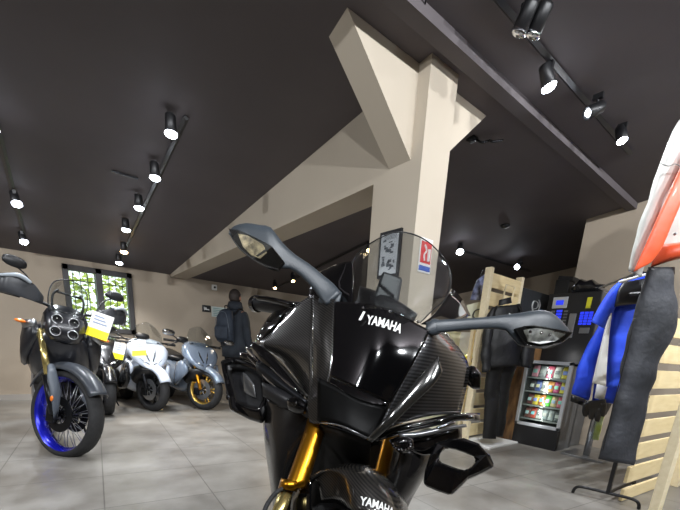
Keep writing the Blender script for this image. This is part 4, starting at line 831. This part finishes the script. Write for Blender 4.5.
# pale slatted stand
st = thing('slatted_stand', 'pale wooden slatted display stand beyond the right-hand mirror', 'display stand', (4.14, 2.37, 0))
for x in (3.78, 4.42): W('post', box(new(), (x, 2.35, 0), (x + .055, 2.42, 1.84)), 'edge', st, bevel=.003)
for k in range(10): W('slat', box(new(), (3.83, 2.355, .08 + k * .175), (4.43, 2.375, .08 + k * .175 + .135)), 'wood', st)
W('base_plate', box(new(), (3.76, 2.05, 0), (4.40, 2.46, .02)), 'white', st, bevel=.003)
bm = new(); tube(bm, [(4.02, 2.33, 1.38), (4.02, 2.30, 1.70), (4.2, 2.30, 1.70), (4.2, 2.33, 1.38)], .010, 8, 1); W('hanging_frame', bm, 'edge', st)
TREF = 360
# black riding suit
suitm = noisy(mat('black riding leather', (14, 14, 15), .6), (9, 9, 10), (20, 20, 21), 9, bump=.5, bscale=25)
jk = thing('riding_jacket', 'black riding jacket hanging on the pale slatted stand', 'jacket', at(505, 335, 3.9))
o = W('torso', pxloft([(492, 308, 520, 304, 3.95, .07), (487, 322, 524, 318, 3.95, .11), (485, 345, 522, 345, 3.93, .13), (486, 368, 522, 366, 3.92, .13)], 20, 2.6, 5), suitm, jk, smooth=True); wrinkle(o, .02, 9)
o = W('sleeve', pxloft([(518, 306, 524, 314, 3.9, .06), (523, 322, 533, 324, 3.86, .07), (522, 345, 535, 346, 3.84, .06), (521, 366, 532, 368, 3.82, .05)], 14, 2.2, 5), suitm, jk, smooth=True); wrinkle(o, .02, 12)
o = W('sleeve', pxloft([(490, 310, 497, 306, 3.9, .06), (484, 326, 494, 326, 3.86, .07), (481, 350, 491, 350, 3.84, .06), (482, 372, 490, 372, 3.82, .05)], 14, 2.2, 5), suitm, jk, smooth=True); wrinkle(o, .02, 12)
W('collar', pxloft([(498, 306, 512, 303, 3.9, .05), (499, 300, 511, 297, 3.92, .055)], 14, 2.2, 3), suitm, jk, smooth=True)
W('chest_logo', pxloft([(509, 313, 509, 315, 3.83, .003), (515, 316, 515, 318, 3.83, .003)], 8, 2, 1), 'white', jk)
tr_ = thing('riding_trousers', 'long black riding trousers hanging below the jacket on the slatted stand', 'trousers', at(497, 400, 3.95))
o = W('trouser_leg', pxloft([(487, 362, 506, 362, 3.96, .08), (485, 385, 500, 385, 3.97, .08), (484, 410, 499, 410, 3.98, .07), (483, 438, 496, 439, 4.0, .06)], 16, 2.4, 5), suitm, tr_, smooth=True); wrinkle(o, .015, 8)
o = W('trouser_leg', pxloft([(496, 362, 518, 362, 4.02, .08), (497, 385, 511, 385, 4.04, .08), (495, 410, 507, 410, 4.06, .07), (492, 436, 503, 437, 4.08, .06)], 16, 2.4, 5), suitm, tr_, smooth=True); wrinkle(o, .015, 8)
# shelf behind the suit with colourful items
sh = thing('display_shelf', 'white display shelf with coloured goods left of the hanging riding suit', 'shelf', (4.1, 3.05, 0))
W('side_panel', box(new(), (4.42, 2.75, 0), (4.45, 3.05, 1.25)), 'white', sh); W('back_panel', box(new(), (3.75, 3.05, 0), (4.45, 3.08, 1.25)), mat('cream board', (205, 205, 180), .6), sh)
for z in (.08, .55, .80): W('shelf_board', box(new(), (3.75, 2.75, z), (4.43, 3.05, z + .03)), bpy.data.materials['cream board'], sh)
p0 = [(4.32, 2.84, .83, 'yellow', (238, 228, 30), .075), (4.17, 2.85, .83, 'pink', (230, 130, 150), .07), (3.99, 2.86, .83, 'blue', (50, 55, 120), .08), (3.88, 2.85, 1.0, 'second yellow', (240, 232, 40), .05)]
for x, y, z, nm, cc, r_ in p0[:3]:
    t = thing('toy_helmet', '%s helmet on the white display shelf' % nm, 'helmet', (x, y, z), math.radians(-90), 'helmets on the display shelf')
    bm = new(); ball(bm, (0, 0, r_), r_ * 1.1, r_, r_ * 1.0, 20); lp('shell', bm, mat(nm + ' shell', cc, .3, 0, .5), t, smooth=True)
    bm = new(); patch(bm, [[V((r_ * .75, -r_ * .75, r_ * a)), V((r_ * 1.16, 0, r_ * a)), V((r_ * .75, r_ * .75, r_ * a))] for a in (.75, 1.1, 1.4)], 4); lp('visor', bm, 'gloss', t, smooth=True, solid=.003)
for x, z, cc, nm in ((4.34, .58, (235, 150, 160), 'pink'), (4.22, .58, (225, 225, 215), 'white'), (4.08, .58, (180, 190, 60), 'green')):
    t = thing('small_box', '%s boxed item on the middle board of the white display shelf' % nm, 'box', (x, 2.85, z), 0, 'boxed items on the display shelf'); lp('carton', box(new(), (-.05, -.06, 0), (.05, .06, .15)), mat(nm + ' carton', cc, .5), t, bevel=.003); lp('carton_label', box(new(), (-.035, -.062, .04), (.035, -.06, .11)), 'yellow', t)
t = thing('swoosh_board', 'white board with a black curved mark beside the wooden stand', 'sign board', at(474, 315, 4.3))
pl_ = [at(*q, 4.3) for q in ((467, 305), (483, 301), (484, 325), (468, 328))]; bm = new(); prism(bm, pl_, V((.02, .02, 0))); W('board', bm, bpy.data.materials['cream board'], t)
bm = new(); tube(bm, [at(*q, 4.28) for q in ((480, 309), (475, 311), (473, 316), (476, 320), (475, 324))], .022, 8, 3, .3); W('curved_mark', bm, 'black', t)
zz_ = at(474, 326, 4.34); W('support_post', box(new(), V((zz_.x - .02, zz_.y - .02, 0)), zz_ + V((.02, .02, 0))), 'edge', t)
t = thing('hanging_jersey', 'blue and white jersey hanging left of the wooden stand top', 'jersey', at(478, 290, 4.5))
o = W('jersey_body', pxloft([(477, 280, 485, 274, 4.5, .05), (473, 290, 484, 288, 4.5, .08), (470, 300, 481, 300, 4.5, .08)], 14, 2.4, 4), noisy(mat('jersey print', (60, 70, 130), .7), (25, 28, 50), (150, 160, 205), 14), t, smooth=True); W('hook', tube(new(), [at(481, 276, 4.5), at(483, 270, 4.5)], .006, 6, 1), 'black', t)
TREF = None
# ================================================================== right foreground: slatted panel, clothes
sp = thing('slatted_display_stand', 'pale wooden slatted display wall with a thick post at the right edge', 'display panel', (3.5, .66, 0))
d = V((.995, -.098, 0)); nrm = V((-.098, -.995, 0)); base = V((3.24, .69, 0))
mxp = Matrix((d, -nrm, V((0, 0, 1)))).transposed().to_4x4(); mxp = Matrix.Translation(base) @ mxp
for k in range(8):
    z0 = max(0.005, -.025 + k * .168); W('slat', box(new(), (0, 0, z0), (.95, .022, -.025 + k * .168 + .120), mxp), 'wood', sp, bevel=.002)
pb = mxp.inverted() @ on(654, 524, 2, 0)
W('post', box(new(), (pb.x, pb.y, 0), (pb.x + .075, pb.y + .05, 1.25), mxp), 'edge', sp, bevel=.003); W('post', box(new(), (.88, -.07, 0), (.945, -.002, 1.25), mxp), 'edge', sp, bevel=.003)
rk = thing('clothes_rack', 'black metal clothes rack foot under the hanging dark trousers', 'clothes rack', (3.60, .87, 0))
fb = lambda x, y, z=.06: on(x, y, 2, z)
a_, b_, c_ = fb(582, 487), fb(632, 499), fb(608, 493)
bm = new(); tube(bm, [a_ + (a_ - b_).normalized() * .05 - V((0, 0, .06)), a_ + (a_ - b_).normalized() * .04 - V((0, 0, .02)), a_, c_, b_, b_ + (b_ - a_).normalized() * .04 - V((0, 0, .02)), b_ + (b_ - a_).normalized() * .05 - V((0, 0, .06))], .011, 8, 4); W('foot_bar', bm, 'black', rk, smooth=True)
e_ = c_ + V((.55, -.02, 0)); bm = new(); tube(bm, [c_, e_, e_ + V((.02, 0, -.06))], .011, 8, 1); W('cross_bar', bm, 'black', rk)
bm = new(); box(bm, c_ + V((-.012, -.012, 0)), c_ + V((.012, .012, 1.36))); W('upright', bm, 'black', rk)
bm = new(); tube(bm, [c_ + V((-.02, .02, 1.35)), c_ + V((-.0, .16, 1.35))], .011, 8, 1); W('hanging_arm', bm, 'black', rk)
TREF = 360
# dark trousers on the rack
dt = thing('dark_trousers', 'long dark riding trousers hanging in front of the blue jersey', 'trousers', at(640, 380, 2.32))
dn = noisy(mat('dark waxed denim', (52, 54, 60), .7), (30, 32, 36), (58, 60, 66), 7, 6, bump=.5, bscale=30)
o = W('trouser_leg', pxloft([(649, 268, 674, 268, 2.32, .05), (645, 280, 676, 281, 2.32, .08), (637, 305, 676, 306, 2.32, .09), (630, 335, 672, 338, 2.32, .09), (622, 370, 657, 372, 2.32, .08), (613, 405, 647, 407, 2.32, .075), (606, 435, 640, 438, 2.32, .07), (598, 459, 633, 464, 2.32, .065)], 24, 2.6, 5), dn, dt, smooth=True); wrinkle(o, .022, 7)
o = W('trouser_leg', pxloft([(652, 272, 672, 272, 2.56, .05), (648, 305, 670, 306, 2.56, .08), (640, 345, 662, 347, 2.56, .08), (628, 390, 650, 392, 2.56, .07), (614, 430, 640, 433, 2.56, .06), (608, 448, 634, 452, 2.56, .055)], 20, 2.6, 5), dn, dt, smooth=True); wrinkle(o, .02, 7)
W('waistband', pxloft([(648, 267, 675, 267, 2.32, .055), (647, 273, 675, 274, 2.32, .06)], 20, 2.6, 1), 'black', dt, smooth=True)
bm = new(); tube(bm, [at(634, 318, 2.245), at(629, 345, 2.24), at(620, 380, 2.245), at(611, 415, 2.25), at(603, 450, 2.255)], .003, 6); W('side_seam', bm, 'black', dt, smooth=True)
# blue jersey in front and blue jacket behind it
blu = noisy(mat('royal blue cloth', (28, 66, 205), .7), (24, 58, 190), (38, 82, 225), 5, bump=.3, bscale=20)
js = thing('blue_jersey', 'royal blue short-sleeved jersey with a black yoke and white side stripe', 'jersey', at(625, 330, 3.15))
o = W('jersey_body', pxloft([(622, 281, 650, 275, 3.15, .05), (616, 292, 652, 288, 3.15, .09), (611, 320, 650, 318, 3.15, .11), (608, 350, 645, 350, 3.15, .11), (606, 380, 640, 382, 3.15, .10), (605, 386, 639, 388, 3.15, .10)], 24, 2.6, 5), blu, js, smooth=True); wrinkle(o, .018, 8)
W('black_yoke', pxloft([(623, 282, 648, 278, 3.06, .03), (618, 290, 648, 288, 3.03, .035), (615, 303, 645, 302, 3.025, .03), (614, 307, 645, 303, 3.03, .015)], 20, 3, 4), 'black', js, smooth=True)
W('sleeve', pxloft([(622, 279, 628, 290, 3.1, .05), (611, 289, 620, 300, 3.08, .07), (601, 303, 613, 313, 3.07, .075), (592, 320, 606, 327, 3.06, .07), (592, 322, 605, 329, 3.06, .065)], 18, 2.4, 4), blu, js, smooth=True)
W('shoulder_piping', pxloft([(618, 281, 620, 283.5, 3.01, .006), (632, 277, 633, 279.5, 3.02, .006), (646, 273, 646, 275.5, 3.04, .006)], 8, 2, 3), 'white', js, smooth=True)
W('white_side_stripe', pxloft([(608, 313, 612, 313, 3.04, .02), (602, 340, 609, 340, 3.03, .03), (596, 365, 607, 367, 3.03, .035), (592, 383, 606, 386, 3.03, .03)], 14, 2.6, 4), 'white', js, smooth=True)
W('hanger', tube(new(), [at(627, 281, 3.15), at(641, 272, 3.15), at(652, 277, 3.15)], .008, 8, 3), 'black', js)
bj = thing('blue_jacket', 'royal blue long-sleeved jacket with black cuffs behind the short-sleeved jersey', 'jacket', at(600, 350, 3.4))
o = W('jacket_body', pxloft([(615, 300, 640, 296, 3.45, .08), (604, 330, 636, 330, 3.45, .11), (598, 360, 630, 362, 3.45, .11), (594, 384, 626, 388, 3.45, .10), (592, 401, 622, 405, 3.45, .10)], 20, 2.6, 4), blu, bj, smooth=True)
W('hem_band', pxloft([(591, 400, 612, 404, 3.40, .10), (588, 409, 606, 415, 3.40, .10)], 16, 2.6, 2), 'black', bj, smooth=True)
o = W('sleeve', pxloft([(604, 318, 614, 326, 3.36, .06), (593, 335, 606, 341, 3.34, .07), (582, 358, 597, 365, 3.33, .07), (574, 382, 591, 389, 3.32, .065), (571, 394, 588, 400, 3.32, .06)], 18, 2.4, 4), blu, bj, smooth=True); wrinkle(o, .015, 10)
W('cuff', pxloft([(571, 395, 586, 400, 3.32, .055), (570, 401, 583, 406, 3.32, .05)], 16, 2.4, 2), 'black', bj, smooth=True)
W('hanger', tube(new(), [at(626, 300, 3.45), at(622, 288, 3.40), at(620, 280, 3.36)], .008, 8, 3), 'black', bj)
W('white_lining', pxloft([(597, 383, 608, 384, 3.30, .02), (594, 398, 604, 401, 3.30, .03)], 12, 2.4, 2), 'white', bj, smooth=True)
bg_ = bj
for k, (x, y) in enumerate(((586, 408), (592, 411), (598, 413), (603, 408))): W('hem_tab', pxloft([(x - 3, y - 5, x + 4, y - 5, 3.25, .02), (x - 4, y + 3, x + 3, y + 4, 3.25, .025), (x - 3, y + 8, x + 1, y + 9, 3.25, .015)], 12, 2.4, 3), 'black', bg_, smooth=True)
W('lower_hem', pxloft([(586, 401, 606, 399, 3.26, .03), (583, 408, 606, 407, 3.26, .035), (584, 413, 602, 416, 3.26, .03)], 14, 2.6, 3), 'black', bg_, smooth=True)
TREF = 200
# white and orange leather jacket, top right
wl = noisy(mat('off white leather', (190, 192, 186), .5, 0, .1), (172, 174, 168), (200, 202, 197), 3, bump=.25, bscale=12)
orl = noisy(mat('orange leather', (214, 84, 44), .45, 0, .2), (204, 74, 38), (222, 94, 54), 5, bump=.2, bscale=18)
oj = thing('leather_jacket', 'off-white leather jacket with an orange stripe and hem at the upper right edge', 'jacket', at(680, 200, 2.2))
o = W('jacket_body', pxloft([(706, 84, 800, 96, 2.25, .09), (690, 120, 800, 128, 2.25, .13), (676, 165, 792, 168, 2.25, .14), (664, 210, 780, 206, 2.25, .14), (655, 250, 770, 242, 2.25, .13)], 26, 2.8, 5), wl, oj, smooth=True); wrinkle(o, .012, 7)
o = W('sleeve', pxloft([(700, 86, 716, 98, 2.14, .06), (676, 124, 698, 138, 2.12, .075), (660, 163, 682, 175, 2.11, .075), (645, 206, 666, 214, 2.10, .07), (634, 243, 652, 250, 2.10, .06), (628, 270, 641, 277, 2.10, .05)], 20, 2.5, 5), wl, oj, smooth=True); wrinkle(o, .012, 9)
W('orange_stripe', pxloft([(698, 134, 712, 146, 2.03, .02), (681, 166, 694, 178, 2.02, .025), (663, 205, 677, 213, 2.01, .028), (647, 241, 662, 248, 2.01, .025), (633, 272, 651, 263, 2.02, .02)], 18, 2.8, 5), orl, oj, smooth=True)
W('hem_band', pxloft([(650, 268, 659, 244, 2.10, .03), (680, 259, 682, 242, 2.08, .12), (740, 252, 738, 234, 2.10, .13), (780, 250, 775, 232, 2.2, .08)], 20, 3, 4), orl, oj, smooth=True)
bm = new(); tube(bm, [at(660, 163, 2.03), at(668, 166, 2.0), at(676, 164, 2.01), at(682, 168, 2.02)], .0025, 6); W('sleeve_seam', bm, mat('grey stitching', (120, 122, 118), .6), oj, smooth=True)
bm = new(); ball(bm, at(675, 234, 2.08), .008, seg=10); W('press_stud', bm, 'steel', oj)
o = W('sleeve', pxloft([(770, 92, 796, 84, 2.3, .06), (780, 124, 806, 118, 2.32, .075), (786, 165, 810, 160, 2.33, .075), (788, 206, 810, 204, 2.33, .07), (790, 262, 806, 262, 2.33, .05)], 20, 2.5, 5), wl, oj, smooth=True); wrinkle(o, .012, 9)
W('collar', pxloft([(722, 92, 772, 94, 2.25, .07), (728, 76, 766, 78, 2.25, .06)], 20, 2.6, 2), orl, oj, smooth=True)
tp_ = at(745, 66, 2.25)
bm = new(); cyl(bm, tp_ + V((0, 0, .02)), V((tp_.x, tp_.y, ceil_z(tp_.y))), .006, n=8); tag(obj('hanging_rod', bm, M['black']), 'thin black rod from the ceiling holding the leather jacket hanger', 'rod')
W('hanger', tube(new(), [at(700, 100, 2.25), at(745, 66, 2.25), at(790, 100, 2.25)], .012, 10, 3), 'black', oj)
TREF = None
# silver stand behind the blue clothes
ss = thing('silver_stand', 'silver tube stand on a square floor plate behind the blue clothes', 'stand', (4.55, 1.42, 0))
W('floor_plate', box(new(), (4.36, 1.16, 0), (4.74, 1.56, .02)), 'steel', ss, bevel=.003)
bm = new(); cyl(bm, (4.5, 1.36, .02), (4.5, 1.36, 1.35), .032, n=20); W('tube', bm, 'chrome', ss, smooth=True)
W('leaflet_holder', box(new(), (4.46, 1.28, .2), (4.48, 1.34, 1.1)), 'glass', ss); W('leaflets', box(new(), (4.485, 1.28, .2), (4.50, 1.34, 1.0)), noisy(mat('leaflet print', (190, 190, 110), .6), (210, 210, 170), (170, 170, 60), 12), ss)
# short rail carrying the blue clothes, fixed to the wall
bm = new(); p0 = at(640, 272, 3.15); cyl(bm, at(600, 288, 3.6), p0, .010, n=8); tube(bm, [at(600, 288, 3.6), (X1, at(600, 288, 3.6).y, at(600, 288, 3.6).z)], .010, 8, 1)
tag(obj('clothes_rail', bm, M['steel']), 'short metal clothes rail above the blue jersey', 'clothes rail')
# ------------------------------------------------------------------ light and output
w_ = bpy.data.worlds.new('sky'); sc.world = w_; w_.use_nodes = True
bg = w_.node_tree.nodes['Background']; bg.inputs[0].default_value = (.86, .93, 1, 1); bg.inputs[1].default_value = 2.8
sc.view_settings.view_transform = 'Standard'; sc.view_settings.look = 'None'; sc.view_settings.gamma = 1; sc.view_settings.exposure = .05
sc.view_settings.use_curve_mapping = False
